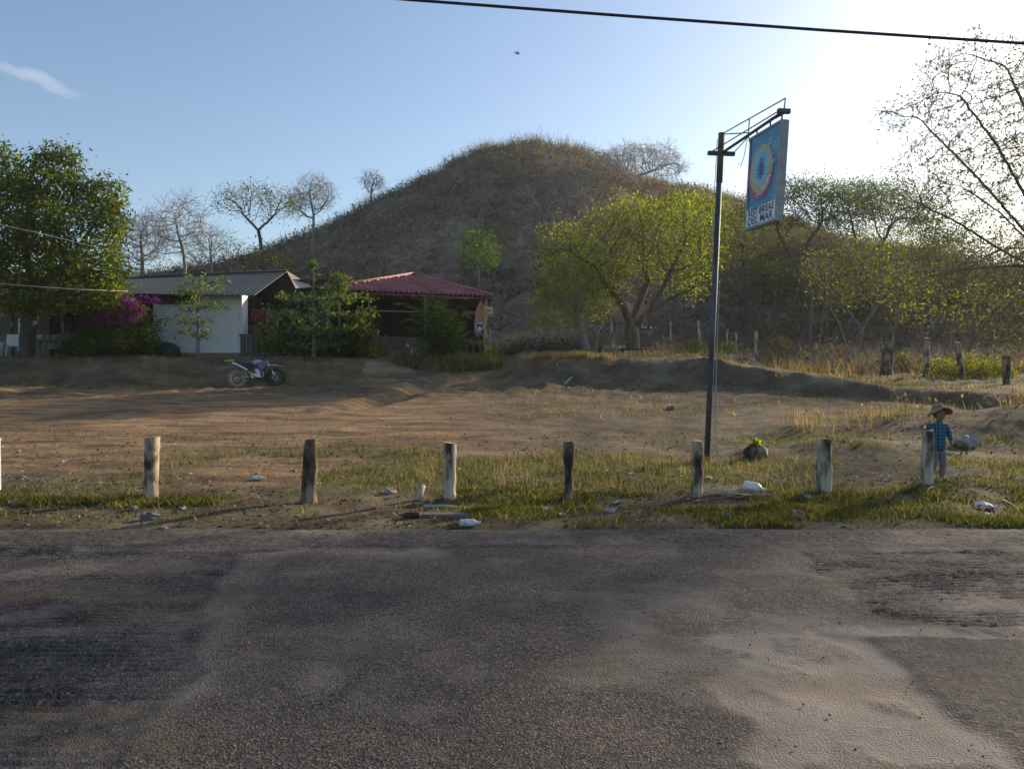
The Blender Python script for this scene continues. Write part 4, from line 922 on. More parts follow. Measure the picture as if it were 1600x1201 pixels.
mb.build('wiring', solid('grey_wire', (.35, .35, .36)), pole)
# the light box
S0 = pb_ + cz0; up_ = Vector((.055, 0, 1)).normalized(); bd = (o1 - cz0).normalized()
fc = at(1170, 216, YS - 1.00); nc = at(1219, 188, YS - 1.90)
fb = at(1163, 361, YS - 1.00); nb = at(1211, 343, YS - 1.90)
U = ((nc - fc) + (nb - fb)).normalized(); Wd = ((nc - fc).length + (nb - fb).length) / 2
Vv = ((fc - fb) + (nc - nb)).normalized(); Vv = (Vv - U * Vv.dot(U)).normalized(); Hh = ((fc - fb).length + (nc - nb).length) / 2
Nn = U.cross(Vv)                                        # faces the viewer's left
TH = .115
sg = empty('hanging_sign', V3((fb + nb) / 2), 'blue restaurant light box sign hanging from the steel pole', 'sign')
def L3(u, v, w): return U * (u - Wd / 2) + Vv * v + Nn * w
def sbox(mb, u0, u1, v0, v1, w0, w1):
    c = [L3(u, v, w) for w in (w0, w1) for v in (v0, v1) for u in (u0, u1)]
    mb.add(c, [(0, 1, 3, 2), (4, 6, 7, 5), (0, 4, 5, 1), (2, 3, 7, 6), (0, 2, 6, 4), (1, 5, 7, 3)]); return mb
grey_al = solid('sign_frame_grey', (.30, .31, .33), .5, .2, bump=.02)
mb = MB(); e = .03
for a in ((0, Wd, 0, e), (0, Wd, Hh - e, Hh), (0, e, e, Hh - e), (Wd - e, Wd, e, Hh - e)): sbox(mb, *a, -TH, 0)
mb.build('frame', grey_al, sg)
for u in (.12, .55, .9):
    p = L3(u * Wd, Hh, -TH / 2); q = p + Vector((0, 0, .10)); MB().tube([p, q], .012, 6).build('hanger', steel, sg)
blue = pm('sign_blue', [(.30, (.015, .13, .24)), (.5, (.03, .22, .36)), (.62, (.07, .33, .46)), (.75, (.16, .46, .56))], 3.2, .35, .0, spec=.5)
NU, NV = 20, 24; vs = []; fs = []
for j in range(NV + 1):
    for i in range(NU + 1):
        u = i / NU; v = j / NV; bow = -.012 + (.0 if u > .2 else -.02 * (.2 - u) / .2 * (1 - v)); vs.append(L3(e + u * (Wd - 2 * e), e + v * (Hh - 2 * e), bow))
for j in range(NV):
    for i in range(NU): a = j * (NU + 1) + i; fs.append((a, a + 1, a + NU + 2, a + NU + 1))
MB().add(vs, fs, True).build('face_panel', blue, sg)
sbox(MB(), e, Wd - e, e, Hh - e, -TH + .012, -TH + .016).build('face_panel', solid('sign_back', (.45, .5, .55)), sg)
white_s = solid('sign_white', (.72, .76, .80), .5, bump=0); black_s = solid('sign_black', (.03, .04, .06), .5, bump=0)
vh = .255
def decal(name, pts, mat, w):
    mb = MB(); mb.add([L3(u, v, w) for u, v in pts], [tuple(range(len(pts)))]); return mb.build(name, mat, sg)
decal('name_band', [(e + .002, e + .004), (Wd - e, e + .004), (Wd - e, e + vh), (e + .002, e + vh - .01)], white_s, -.006)
cu, cv = Wd * .44, Hh * .60; R1 = .33
def arc(r0, r1, a0, a1, n=40, dv0=0, dv1=0, du0=0):
    o_ = [(cu + r1 * math.cos(a0 + (a1 - a0) * i / n), cv + dv1 + r1 * math.sin(a0 + (a1 - a0) * i / n)) for i in range(n + 1)]
    i_ = [(cu + du0 + r0 * math.cos(a0 + (a1 - a0) * i / n), cv + dv0 + r0 * math.sin(a0 + (a1 - a0) * i / n)) for i in range(n + 1)]
    return o_, i_
def ringmesh(name, r0, r1, a0, a1, mat, w, dv0=0, dv1=0, du0=0):
    o_, i_ = arc(r0, r1, a0, a1, 48, dv0, dv1, du0); n = len(o_); mb = MB()
    mb.add([L3(u, v, w) for u, v in o_ + i_], [(i, i + 1, n + i + 1, n + i) for i in range(n - 1)]); return mb.build(name, mat, sg)
def discmesh(name, r, mat, w, dv=0):
    n = 40; return decal(name, [(cu + r * math.cos(6.2832 * i / n), cv + dv + r * math.sin(6.2832 * i / n)) for i in range(n)], mat, w)
s_red = pm('sign_red', [(.3, (.36, .06, .12)), (.7, (.45, .12, .17))], 4, .4, 0); s_yel = pm('sign_yellow', [(.3, (.50, .34, .16)), (.7, (.55, .44, .24))], 4, .4, 0)
s_or = solid('sign_orange', (.62, .30, .22), .4, bump=0); s_teal = solid('sign_teal', (.22, .50, .60), .4, bump=0); s_navy = solid('sign_navy', (.03, .10, .28), .4, bump=0)
discmesh('emblem_rim', R1 + .035, s_red, -.0065, -.07)
discmesh('emblem_ring', R1, s_yel, -.005, 0)
discmesh('emblem_centre', R1 * .74, s_teal, -.0035, .02)
# the winged figure in the middle: feathers fanning upwards
wing = MB()
for sgn in (-1, 1):
    for k in range(6):
        a = math.radians(90 + sgn * (12 + k * 17)); l = .21 - .012 * k; b0 = (cu + sgn * .015, cv - .02 - .012 * k)
        tip = (b0[0] + math.cos(a) * l, b0[1] + math.sin(a) * l); nx_, ny_ = -math.sin(a) * .016, math.cos(a) * .016
        m_1 = ((b0[0] + tip[0]) / 2, (b0[1] + tip[1]) / 2)
        wing.add([L3(b0[0], b0[1], -.002), L3(m_1[0] + nx_, m_1[1] + ny_, -.002), L3(tip[0], tip[1], -.002), L3(m_1[0] - nx_, m_1[1] - ny_, -.002)], [(0, 1, 2, 3)])
wing.add([L3(cu - .03, cv - .14, -.0015), L3(cu + .03, cv - .14, -.0015), L3(cu + .02, cv + .12, -.0015), L3(cu, cv + .17, -.0015), L3(cu - .02, cv + .12, -.0015)], [(0, 1, 2, 3, 4)])
wing.build('emblem_wings', s_navy, sg)
def text_mesh(name, txt, size, mat, parent, place, bold=0.0, shear=0, width=None):
    cu_ = bpy.data.curves.new(name, 'FONT'); cu_.body = txt; cu_.size = size; cu_.align_x = 'CENTER'; cu_.align_y = 'CENTER'; cu_.offset = bold; cu_.shear = shear
    to = bpy.data.objects.new(name, cu_); C.objects.link(to); bpy.context.view_layer.update()
    me = bpy.data.meshes.new_from_object(to.evaluated_get(bpy.context.evaluated_depsgraph_get())); bpy.data.objects.remove(to)
    xs = [v.co.x for v in me.vertices]; w_ = max(xs) - min(xs); kx = (width / w_) if width else 1
    for v in me.vertices: v.co = place(v.co.x * kx, v.co.y)
    me.materials.clear(); me.materials.append(mat); o = bpy.data.objects.new(name, me); C.objects.link(o); o.parent = parent; return o
text_mesh('lettering', 'REST BRISAS', .14, black_s, sg, lambda x, y: L3(Wd / 2 + x, e + .185 + y, -.0045), .004, width=Wd * .82)
text_mesh('lettering', 'DEL MAR', .15, black_s, sg, lambda x, y: L3(Wd / 2 + x, e + .065 + y, -.0045), .004, width=Wd * .80)
def curved(x, y):
    r = R1 - .005 + y - .045; a = -math.pi / 2 + .42 + x / (R1 - .02); return L3(cu + r * math.cos(a) * 1.0, cv - .06 + r * math.sin(a), -.0015)
text_mesh('lettering', 'Imperial', .15, white_s, sg, curved, .002, .25)
light_teal = solid('sign_splash', (.25, .58, .66), .4, bump=0)
for sx_, sy_, sw, sh in ((.72, .86, .16, .015), (.70, .82, .2, .02), (.80, .77, .10, .012), (.76, .70, .14, .02), (.84, .62, .08, .03), (.15, .22, .2, .012)):
    decal('splash_mark', [(Wd * sx_ - sw / 2, Hh * sy_), (Wd * sx_ - sw * .1, Hh * sy_ - sh), (Wd * sx_ + sw / 2, Hh * sy_ + sh * .3), (Wd * sx_ + sw * .1, Hh * sy_ + sh)], light_teal, -.0055 if sy_ > .3 else -.008)

# ------------------------------------------------------------------ cables and the bird
mb = MB(); YK = 7.5; kp = [(-1500, -190), (-600, -112), (0, -58), (320, -28), (640, 0), (960, 24), (1280, 47), (1600, 68), (2200, 100), (3200, 140)]
p0 = at(800, 12, YK); mb.tube([at(a, b, YK) - p0 for a, b in kp], .0145, 8)
o = mb.build('overhead_cable', solid('cable_black', (.025, .02, .035), .5), None); o.location = p0; tag(o, 'thick black overhead cable crossing the top of the sky', 'cable')
cw = solid('pale_cable', (.6, .6, .6), .5)
def wire(label, pts, r):
    p0 = at(*pts[0]); mb = MB(); mb.tube([at(*p) - p0 for p in pts], r, 6); o = mb.build('service_wire', cw, None); o.location = p0; tag(o, label, 'wire')
wire('thin pale wire slanting down across the dense tree to the house roof', [(-200, 300, 23), (-60, 338, 24), (60, 364, 25.5), (150, 386, 27), (240, 404, 29), (262, 409, 29.3)], .006)
wire('thin pale wire running low across the dense tree above the shed', [(-200, 432, 24), (-40, 440, 25), (50, 447, 25.8), (120, 452, 26.3), (200, 455, 28)], .007)
bp_ = at(808, 84, 60); mb = MB()
mb.tube([(-.22, 0, 0), (-.05, 0, .01), (.18, 0, .03), (.26, 0, .02)], [.02, .06, .05, .01], 8)
mb.add([(-.02, 0, .03), (.12, 0, .04), (-.02, .3, .16), (-.2, .55, .1), (-.1, .3, .12)], [(0, 1, 2, 4), (4, 2, 3)]).add([(-.02, 0, .03), (.12, 0, .04), (-.02, -.3, .16), (-.2, -.55, .1), (-.1, -.3, .12)], [(0, 4, 2, 1), (4, 3, 2)])
mb.add([(-.2, .03, 0), (-.2, -.03, 0), (-.36, -.06, 0), (-.36, .06, 0)], [(0, 1, 2, 3)])
o = mb.build('bird', solid('bird_dark', (.02, .02, .025)), None); o.location = bp_; o.rotation_euler = (.3, 0, .5); tag(o, 'small dark bird gliding high above the hill', 'bird')

# ------------------------------------------------------------------ white house with gabled metal roof
white_wall = pm('white_wall', [(.3, (.70, .72, .76)), (.6, (.82, .84, .87)), (.75, (.86, .87, .88))], 1.2, .85, .12, 18)
interior_shade = solid('painted_shade', (.03, .026, .024), .9); plinth_m = pm('plinth', [(.3, (.20, .16, .11)), (.7, (.32, .27, .20))], 2, .9, .3)  # near-black colour stands in for the shade inside house and pavilion
roof_grey = pm('roof_grey', [(.3, (.035, .042, .040)), (.7, (.06, .07, .068))], .9, .6, .1)
roof_edge = solid('roof_edge', (.05, .045, .045)); beige = pm('beige_sheet', [(.3, (.40, .32, .25)), (.7, (.58, .48, .38))], 2, .7, .1)
YH = 31.8; hl = at(240, 550, YH).x; hr = at(378, 550, YH).x; gh = 2.0
hs = empty('white_house', (hl, YH, gh), 'white walled low house with a grey gabled sheet roof behind the small tree', 'house')
wt = at(300, 458, YH).z - gh; base_ = at(300, 551, YH).z - gh
w0 = (at(248, 500, YH).x - hl, at(305, 500, YH).x - hl); wz0 = at(300, 476, YH).z - gh; wz1 = at(300, 461, YH).z - gh; Wx = hr - hl
def bx(mb, x0, x1, y0, y1, z0, z1, bev=0): return mb.box(((x0 + x1) / 2, (y0 + y1) / 2, (z0 + z1) / 2), (x1 - x0, y1 - y0, z1 - z0), bev=bev)
mb = MB(); bx(mb, 0, Wx, 0, .18, base_, wz0); bx(mb, 0, w0[0], 0, .18, wz0, wt); bx(mb, w0[1], Wx, 0, .18, wz0, wt); bx(mb, w0[0], w0[1], 0, .18, wz1, wt)
bx(mb, 0, .18, .18, 7.5, base_, wt); bx(mb, Wx - .18, Wx, .18, .75, base_, wt); mb.build('wall', white_wall, hs)
mb = MB(); bx(mb, Wx - .18, Wx, .752, 7.5, base_, wt); bx(mb, -4.5, Wx, 7.502, 7.7, base_, wt); mb.build('painted_shade_wall', interior_shade, hs)  # rest of the house walls, shade put into their dark colour
mb = MB(); pil = solid('pilaster_white', (.74, .72, .68)); bx(mb, Wx - .16, Wx + .03, -.03, -.002, base_, wt); mb.build('pilaster', pil, hs); bx(MB(), w0[1] + .02, w0[1] + .10, -.02, -.002, base_, wt).build('pilaster', pil, hs)
mb = MB(); bx(mb, -.02, Wx + .08, -.10, .2, -.3, base_ - .003); mb.build('plinth', plinth_m, hs)
wf = MB(); f_ = .05
bx(wf, w0[0], w0[1], -.015, .1, wz0, wz0 + f_); bx(wf, w0[0], w0[1], -.015, .1, wz1 - f_, wz1); bx(wf, w0[0], w0[0] + f_, -.015, .1, wz0 + f_, wz1 - f_); bx(wf, w0[1] - f_, w0[1], -.015, .1, wz0 + f_, wz1 - f_)
wo = wf.build('window', solid('window_frame', (.16, .15, .14)), hs)
bx(MB(), w0[0] + f_, w0[1] - f_, .05, .06, wz0 + f_, wz1 - f_).build('pane', pm('dark_glass', (.03, .04, .035), 3, .15, 0, spec=.6), wo)
bx(MB(), -4.5, Wx, 0.3, 7.4, -.1, base_ * .5).build('floor_slab', plinth_m, hs)
# roof: corrugated slope facing the road, the far slope, the bargeboard
RL = Vector((hl, YH, gh))
el = at(130, 456, 31.0); er = at(395, 462, 31.0); rl = at(185, 436.5, 35.6); rr_ = at(447, 423.5, 35.6); rl = rl + (rl - rr_) * .25; el.x = rl.x; er.z = at(395, 461, 31).z
def corr(mb, a, b, c, d, n, amp, th=.02, m=2, stepd=0):
    """corrugated sheet: a->b along the eave, d->c along the ridge; ribs run up the slope"""
    nrm = (b - a).cross(d - a).normalized();
    if nrm.z < 0: nrm = -nrm
    vs = []; fs = []; N = n * 6
    for s_ in (0, -th):
        for j in range(m + 1):
            t = j / m
            for i in range(N + 1):
                u = i / N; p = (a * (1 - u) + b * u) * (1 - t) + (d * (1 - u) + c * u) * t
                vs.append(p + nrm * (amp * math.sin(u * n * 2 * math.pi) + s_ ))
    M = (N + 1) * (m + 1)
    for j in range(m):
        for i in range(N):
            q = j * (N + 1) + i; fs.append((q, q + 1, q + N + 2, q + N + 1)); fs.append((M + q, M + q + N + 1, M + q + N + 2, M + q + 1))
    for i in range(N): fs.append((i, M + i, M + i + 1, i + 1)); q = m * (N + 1) + i; fs.append((q, q + 1, M + q + 1, M + q))
    for j in range(m):
        for q in (j * (N + 1), j * (N + 1) + N): fs.append((q, q + N + 1, M + q + N + 1, M + q))
    mb.add(vs, fs, False); return mb
mb = MB(); corr(mb, el - RL, er - RL, rr_ - RL, rl - RL, 46, .018); mb.build('roof', roof_grey, hs)
bl_ = Vector((rl.x, 40.6, rl.z - 1.6)); br_ = Vector((er.x, 40.6, rr_.z - 1.6))
mb = MB(); mb.slab([rl - RL + Vector((0, .01, 0)), rr_ - RL + Vector((0, .01, 0)), br_ - RL, bl_ - RL], .03); mb.build('roof', roof_grey, hs)
mb = MB(); mb.tube([rl - RL + Vector((0, 0, .03)), rr_ - RL + Vector((.05, 0, .03))], .06, 6); mb.build('ridge_cap', roof_edge, hs)
mb = MB(); mb.tube([er - RL + Vector((.03, 0, -.02)), rr_ - RL + Vector((.03, 0, -.02))], .035, 4); mb.build('bargeboard', roof_edge, hs)
g1 = at(448, 423, 35.4); g2_ = at(489, 448, 34.2); g3 = at(462, 450, 33.4)
mb = MB(); mb.slab([g1 - RL, g2_ - RL, g3 - RL], .03); mb.build('side_canopy', beige, hs)
# porch on the left under the roof, open gable room on the right, shade painted dark
mb = MB(); bx(mb, -4.6, -.02, 3.0, 3.1, -.2, wt); bx(mb, -4.6, -4.5, .2, 3.0, -.2, wt); mb.build('porch_wall', interior_shade, hs)
bx(MB(), -2.2, -2.08, .1, .22, -.2, wt).build('porch_post', wood_dark, hs)
xr = er.x - RL.x
mb = MB(); bx(mb, Wx + .02, Wx + 4.2, 2.6, 2.72, -.2, wt + .9); mb.build('back_wall', interior_shade, hs)
for k_, (pa, pc) in enumerate((((381, 500), (397, 480)), ((383, 518), (410, 503)), ((399, 497), (412, 478)))): pass
pm_red = pm('poster_red', [(.35, (.09, .012, .012)), (.5, (.17, .025, .025)), (.62, (.26, .07, .06)), (.7, (.15, .025, .025))], 9, .6, 0)
for x0, x1, z0, z1 in ((.06, .62, 1.35, 1.95), (.70, 1.25, 1.35, 1.95), (.06, .62, .72, 1.28), (.70, 1.25, .72, 1.28)):
    bx(MB(), Wx + x0, Wx + x1, .9, .93, z0 + .25, z1 + .25).build('poster', pm_red, hs)
rail = empty('porch_railing', (hr, YH - .1, gh), 'dark grey plank half wall right of the white wall', 'railing')
mb = MB()
for i in range(9): mb.box((.1 + i * .28, 0, .52), (.25, .03, .95), bev=.005)
mb.build('planks', pm('grey_planks', [(.3, (.07, .065, .065)), (.7, (.14, .13, .125))], 4, .9, .3, stretch=(1, 1, .2)), rail)
mb = MB(); mb.box((1.2, 0, 1.03), (2.6, .09, .06)); mb.build('top_rail', wood_dark, rail)

# ------------------------------------------------------------------ red roofed pavilion
red_tile = pm('red_tile', [(.3, (.23, .085, .09)), (.6, (.34, .145, .15)), (.75, (.44, .22, .22))], 1.6, .6, .15, 12)
FL = at(498, 453, 29.6); FR = at(770, 464, 32.6); PK = at(646, 429, 34.4); BR = PK * 2 - FL; BL = PK * 2 - FR; BR.z = FR.z; BL.z = FR.z; FL.z = FR.z = min(FL.z, FR.z) + .05
gp = 2.0; PV = Vector((PK.x, PK.y, gp))
pv = empty('pavilion', V3(PV), 'open sided restaurant pavilion with red tile pyramid roof', 'pavilion')
def tile_tri(a, b, p, cols, rows, name):
    """a triangular roof side of wavy stepped tiles, a-b the eave, p the peak"""
    mb = MB(); e_ = (b - a); L = e_.length; ed = e_.normalized(); h_ = (p - a) - ed * (p - a).dot(ed); foot = (p - a).dot(ed); Hs = h_.length; hd = h_.normalized(); n_ = ed.cross(hd)
    if n_.z < 0: n_ = -n_
    R_ = rows; N = cols * 8
    for r in range(R_):
        t0, t1 = r / R_, min(1.0, (r + 1.12) / R_); vs = []; fs = []
        lo0, hi0 = foot * t0, L - (L - foot) * t0
        lo1, hi1 = foot * min(t1, .999), L - (L - foot) * min(t1, .999)
        M = max(8, int(N * (hi0 - lo0) / L)); 
        for (t, lo, hi, lift) in ((t0, lo0, hi0, .045), (t1, lo1, hi1, .0)):
            for i in range(M + 1):
                s_ = lo0 + (hi0 - lo0) * i / M; s_ = min(max(s_, lo), hi)
                w_ = .035 * math.sin(s_ / L * cols * 2 * math.pi); vs.append(a + ed * s_ + hd * Hs * t + n_ * (w_ + lift))
        for i in range(M): fs.append((i, i + 1, M + 2 + i, M + 1 + i))
        k0 = len(vs)
        for i in range(M + 1): vs.append(Vector(vs[i]) - n_ * .05)
        for i in range(M): fs.append((i, k0 + i, k0 + i + 1, i + 1))
        mb.add([v - PV for v in vs], fs, False)
    mb.slab([a - PV - n_ * .1, b - PV - n_ * .1, p - PV - n_ * .1], -.03 if True else 0, n_)
    return mb.build(name, red_tile, pv)
rf = [tile_tri(FL, FR, PK, 34, 13, 'roof'), tile_tri(FR, BR, PK, 30, 13, 'roof'), tile_tri(BR, BL, PK, 34, 10, 'roof'), tile_tri(BL, FL, PK, 30, 10, 'roof')]
for r_, l_ in zip(rf, ('red tiled roof side facing the yard', 'red tiled roof side facing the hill track', 'red tiled roof side facing the hill', 'red tiled roof side towards the white house')): r_['label'] = l_
mb = MB()
for q in (FL, FR, BR, BL): mb.tube([q - PV + Vector((0, 0, .06)), (q + PK) / 2 - PV + Vector((0, 0, .05)), PK - PV + Vector((0, 0, .07))], .055, 8)
mb.build('ridge_cap', red_tile, pv)
def inset(q, k=.10): return q + (PK - q) * k
cs = [inset(q, .09) for q in (FL, FR, BR, BL)]
for i_, q in enumerate(cs):
    mb = MB(); mb.tube([(q.x - PV.x, q.y - PV.y, -.3), (q.x - PV.x, q.y - PV.y, q.z - PV.z - .12)], [.10, .085], 10, wob=.1, seed=i_); mb.build('corner_post', wood_post, pv)
mb = MB()
for a_, b_ in zip(cs, cs[1:] + cs[:1]): za = a_ - PV; zb = b_ - PV; za.z = zb.z = FR.z - PV.z - .12; mb.tube([za, zb], .07, 6)
mb.build('eave_beam', wood_dark, pv)
mid_p = cs[0] + (cs[1] - cs[0]) * .60
MB().tube([(mid_p.x - PV.x, mid_p.y - PV.y, -.3), (mid_p.x - PV.x, mid_p.y - PV.y, FR.z - PV.z - .15)], [.11, .09], 10, wob=.12, seed=7).build('corner_post', solid('pale_post', (.26, .23, .21)), pv)
dn_ = (cs[1] - cs[0]).normalized(); inn = Vector((-dn_.y, dn_.x, 0)); ang = math.atan2(dn_.y, dn_.x)
def fpt(t, off=0.): q = cs[0] + (cs[1] - cs[0]) * t + inn * off - PV; q.z = 0; return q
LF = (cs[1] - cs[0]).length
def wallseg(t0, t1, z0, z1, off, th): 
    c = (fpt(t0, off) + fpt(t1, off)) / 2; c.z = (z0 + z1) / 2; mb = MB(); mb.box(c, (LF * (t1 - t0), th, z1 - z0), Euler((0, 0, ang))); return mb
stone = pm('pavilion_low_wall', [(.3, (.085, .07, .06)), (.6, (.15, .125, .105)), (.75, (.21, .175, .15))], 1.8, .9, .4, 10)
wallseg(.26, .62, -.3, .92, .05, .14).build('low_wall', stone, pv)
wallseg(.80, .985, .62, .84, .05, .12).build('counter', solid('counter_grey', (.17, .145, .125)), pv)
wallseg(.80, .985, -.3, .60, .45, .08).build('low_wall', interior_shade, pv)
for t in (.83, .875, .92, .965):
    q = fpt(t, .05); MB().lathe([(.035, -.2), (.05, -.05), (.075, .1), (.05, .3), (.03, .42), (.055, .5), (.05, .61)], (q.x, q.y, 0), 10).build('baluster', solid('baluster', (.17, .12, .10)), pv)
MB().box((fpt(.5, 3.3).x, fpt(.5, 3.3).y, 1.2), (LF * 1.02, .08, 3.1), Euler((0, 0, ang))).build('back_wall', pm('shade_wood_wall', [(.3, (.022, .014, .012)), (.7, (.06, .035, .028))], 3, .9, .2, stretch=(1, 1, .1)), pv)  # near-black wood tone puts the pavilion's inner shadow into the wall colour
for t in (-.01, 1.01):
    c = (fpt(t, 1.7)); MB().box((c.x, c.y, 1.0), (.08, 3.3, 2.9 if t < 0 else 2.2), Euler((0, 0, ang))).build('side_wall', interior_shade, pv)
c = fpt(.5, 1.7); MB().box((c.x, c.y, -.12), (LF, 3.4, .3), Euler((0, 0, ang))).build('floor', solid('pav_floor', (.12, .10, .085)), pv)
MB().tube([fpt(.3, .3) + Vector((0, 0, 2.0)), fpt(.56, .3) + Vector((0, 0, 2.02))], .02, 5).build('hanging_rod', solid('rod_grey', (.4, .4, .4)), pv)
# concrete apron in front of the pavilion
ap = MB(); pts_ = [hit(565, 582), hit(650, 582), hit(632, 566), hit(572, 566)]
ac = sum(pts_, Vector()) / 4; ap.slab([p - ac + Vector((0, 0, .015)) for p in pts_], .10, Vector((0, 0, -1))); o = ap.build('concrete_apron', pm('apron', [(.3, (.20, .14, .09)), (.7, (.32, .24, .16))], 1.5, .9, .2), None); o.location = ac; tag(o, 'worn concrete path slab leading up to the pavilion', 'path', kind='structure')
# leaning painted surf board, yellow sign, lamp
def at0(px, py, Y, o): return at(px, py, Y) - o
bb = at(749, 556, 31.9); bb.z = gp; bd_ = empty('painted_board', V3(bb), 'tall orange-brown painted board with a round eagle-like badge at the pavilion corner', 'board')
k_ = 31.9 / F
prof = [(-.9, .0), (-.75, .14), (-.3, .2), (.3, .2), (.7, .15), (1.0, .03)]
bz = at(750, 500, 31.9).z - gp; Hb = 30 * k_
def outl(mb, sc, w, th, mat, nm):
    L_ = [(-x * 1.0, y * Hb + bz) for y, x in prof] + [(x * 1.0, y * Hb + bz) for y, x in reversed(prof)]
    mb.slab([(u + .10 * (z - bz), w, z) for u, z in L_], th, Vector((0, -1, 0))); return mb.build(nm, mat, bd_)
outl(MB(), 2.2, 0, .04, pm('board_paint', [(.3, (.30, .10, .06)), (.5, (.45, .20, .10)), (.62, (.30, .28, .30)), (.75, (.55, .35, .2))], 3, .5, 0), 'board_panel')
MB().lathe([(.0, .0), (.17, .0)], (.02, -.052, bz - .28), 20, Matrix.Rotation(math.pi / 2, 3, 'X')).build('badge', solid('badge_white', (.62, .62, .62)), bd_)
MB().slab([(-.08, -.056, bz - .38), (.02, -.056, bz - .24), (.12, -.056, bz - .38), (.16, -.056, bz - .2), (.02, -.056, bz - .16), (-.12, -.056, bz - .2)], .003, Vector((0, -1, 0))).build('badge_emblem', black_s, bd_)
MB().box((.0, -.06, bz - .62), (.34, .03, .10)).build('red_strip', solid('strip_red', (.35, .12, .1)), bd_)
ys_ = at(761, 485, 32.2); bs = empty('notice_board', V3(ys_), 'small yellow notice board sticking out from the pavilion corner', 'sign')
MB().box((0, 0, 0), (.50, .04, .32), bev=.004).build('panel', solid('sign_yel', (.72, .56, .20)), bs)
def yt(x, y): return Vector((x, -.023, y))
text_mesh('lettering', 'BAR', .14, black_s, bs, lambda x, y: yt(x + .06, y), .003); MB().box((.03, -.023, -.09), (.3, .004, .03)).build('printed_line', solid('printed_grey', (.2, .2, .22)), bs)
bc = at(757, 552, 32.0); bc.z = gp
for j, (dx, lab) in enumerate(((0.02, 'pale bamboo pole left of a leaning pair at the pavilion corner'), (.28, 'pale bamboo pole right of a leaning pair at the pavilion corner'))):
    o = MB().tube([(0, 0, -.1), (-.03, 0, 1.0), (-.02 + .03 * j, 0, 1.85 - .6 * j)], [.05 - .02 * j, .045 - .02 * j, .035 - .015 * j], 8, wob=.1, seed=j).build('bamboo_pole', pm('bamboo', [(.3, (.35, .24, .13)), (.7, (.55, .42, .27))], 6, .6, .1), None)
    o.location = (bc.x + dx, bc.y - .05 - .05 * j, gp); tag(o, lab, 'pole', 'bamboo poles at the pavilion corner')
lv = at(637, 537, 30.2); lv.z = 2.0
wl = empty('garden_lamp', (lv.x, lv.y, 2.0), 'small white bell shaped lamp on a dark stem before the low wall', 'lamp')
MB().tube([(0, 0, -.1), (.02, 0, .35), (0, 0, .5)], .015, 6).build('stem', wood_dark, wl); MB().lathe([(.0, .66), (.03, .64), (.05, .56), (.10, .47), (.09, .465), (0, .5)], n=14).build('lamp_shade', solid('lamp_white', (.7, .7, .62)), wl)
wk = at(640, 560, 29.6); o = MB().tube([(0, 0, 0), (.06, 0, .2), (.12, 0, .42)], [.04, .05, .03], 8).build('white_stake', solid('stake', (.5, .46, .38)), None); o.location = (wk.x, wk.y, G(wk.x, wk.y) - .02); tag(o, 'short pale leaning stake at the palm foot', 'stake')

# ------------------------------------------------------------------ motorbike
bkp = hit(371, 605); bk = empty('motorbike', V3(bkp), 'white and black dirt motorbike with lime green tail parked on its stand in the yard', 'motorbike', rot=(math.radians(-7), 0, math.radians(33)))
m_tyre = pm('tyre_rubber', [(.3, (.02, .02, .02)), (.7, (.05, .047, .045))], 10, .9, .3); m_dusty = pm('dusty_tyre', [(.3, (.22, .16, .10)), (.7, (.40, .30, .20))], 8, .95, .3)
m_alu = solid('bike_alloy', (.45, .45, .47), .35, .8, bump=.02); m_blk = solid('bike_black', (.025, .025, .028), .5); m_wht = solid('bike_white', (.36, .37, .42), .3, bump=0)
m_lime = solid('bike_lime', (.42, .62, .04), .35, bump=0); m_chr = solid('bike_chrome', (.6, .58, .56), .25, .85, bump=0); m_seat = solid('bike_seat', (.04, .04, .045), .6)
m_dark = solid('bike_frame', (.06, .06, .065), .5, .3); m_blue = solid('bike_blue', (.12, .13, .22), .4)
def wheel(x, z, R, tw, tyre, n_sp=18):
    MX = Matrix.Rotation(math.pi / 2, 3, 'X')
    w = MB(); prof = [(R - .085, -tw * .3), (R - .05, -tw * .5), (R - .015, -tw * .42), (R, -tw * .15), (R, tw * .15), (R - .015, tw * .42), (R - .05, tw * .5), (R - .085, tw * .3), (R - .085, -tw * .3)]
    w.lathe(prof, (x, 0, z), 40, MX)
    for i in range(36):
        a = 2 * math.pi * i / 36
        for sy in (-1, 1): w.box((x + (R + .003) * math.cos(a), sy * tw * .22, z + (R + .003) * math.sin(a)), (.022, tw * .3, .03), Euler((0, -a, 0)))
    rt = w.build('wheel', tyre, bk)
    MB().lathe([(R - .105, -.02), (R - .08, -.025), (R - .08, .025), (R - .105, .02), (R - .105, -.02)], (x, 0, z), 32, MX).build('rim', m_dark if tyre is m_tyre else m_alu, rt)
    h = MB(); h.lathe([(0, -.06), (.035, -.06), (.035, -.03), (.022, -.02), (.022, .02), (.035, .03), (.035, .06), (0, .06)], (x, 0, z), 14, MX)
    for i in range(n_sp):
        a = 2 * math.pi * i / n_sp; b = a + (.35 if i % 2 else -.35); sy = .03 if i % 2 else -.03
        h.tube([(x + .03 * math.cos(a), sy, z + .03 * math.sin(a)), (x + (R - .1) * math.cos(b), 0, z + (R - .1) * math.sin(b))], .0028, 4)
    h.build('spokes', m_alu, rt)
    MB().lathe([(.05, -.075), (.11, -.075), (.11, -.07), (.05, -.07), (.05, -.075)], (x, 0, z), 20, MX).build('brake_disc', m_chr, rt)
wheel(0, .30, .30, .12, m_dusty); wheel(1.36, .34, .34, .085, m_tyre)
fr = MB()
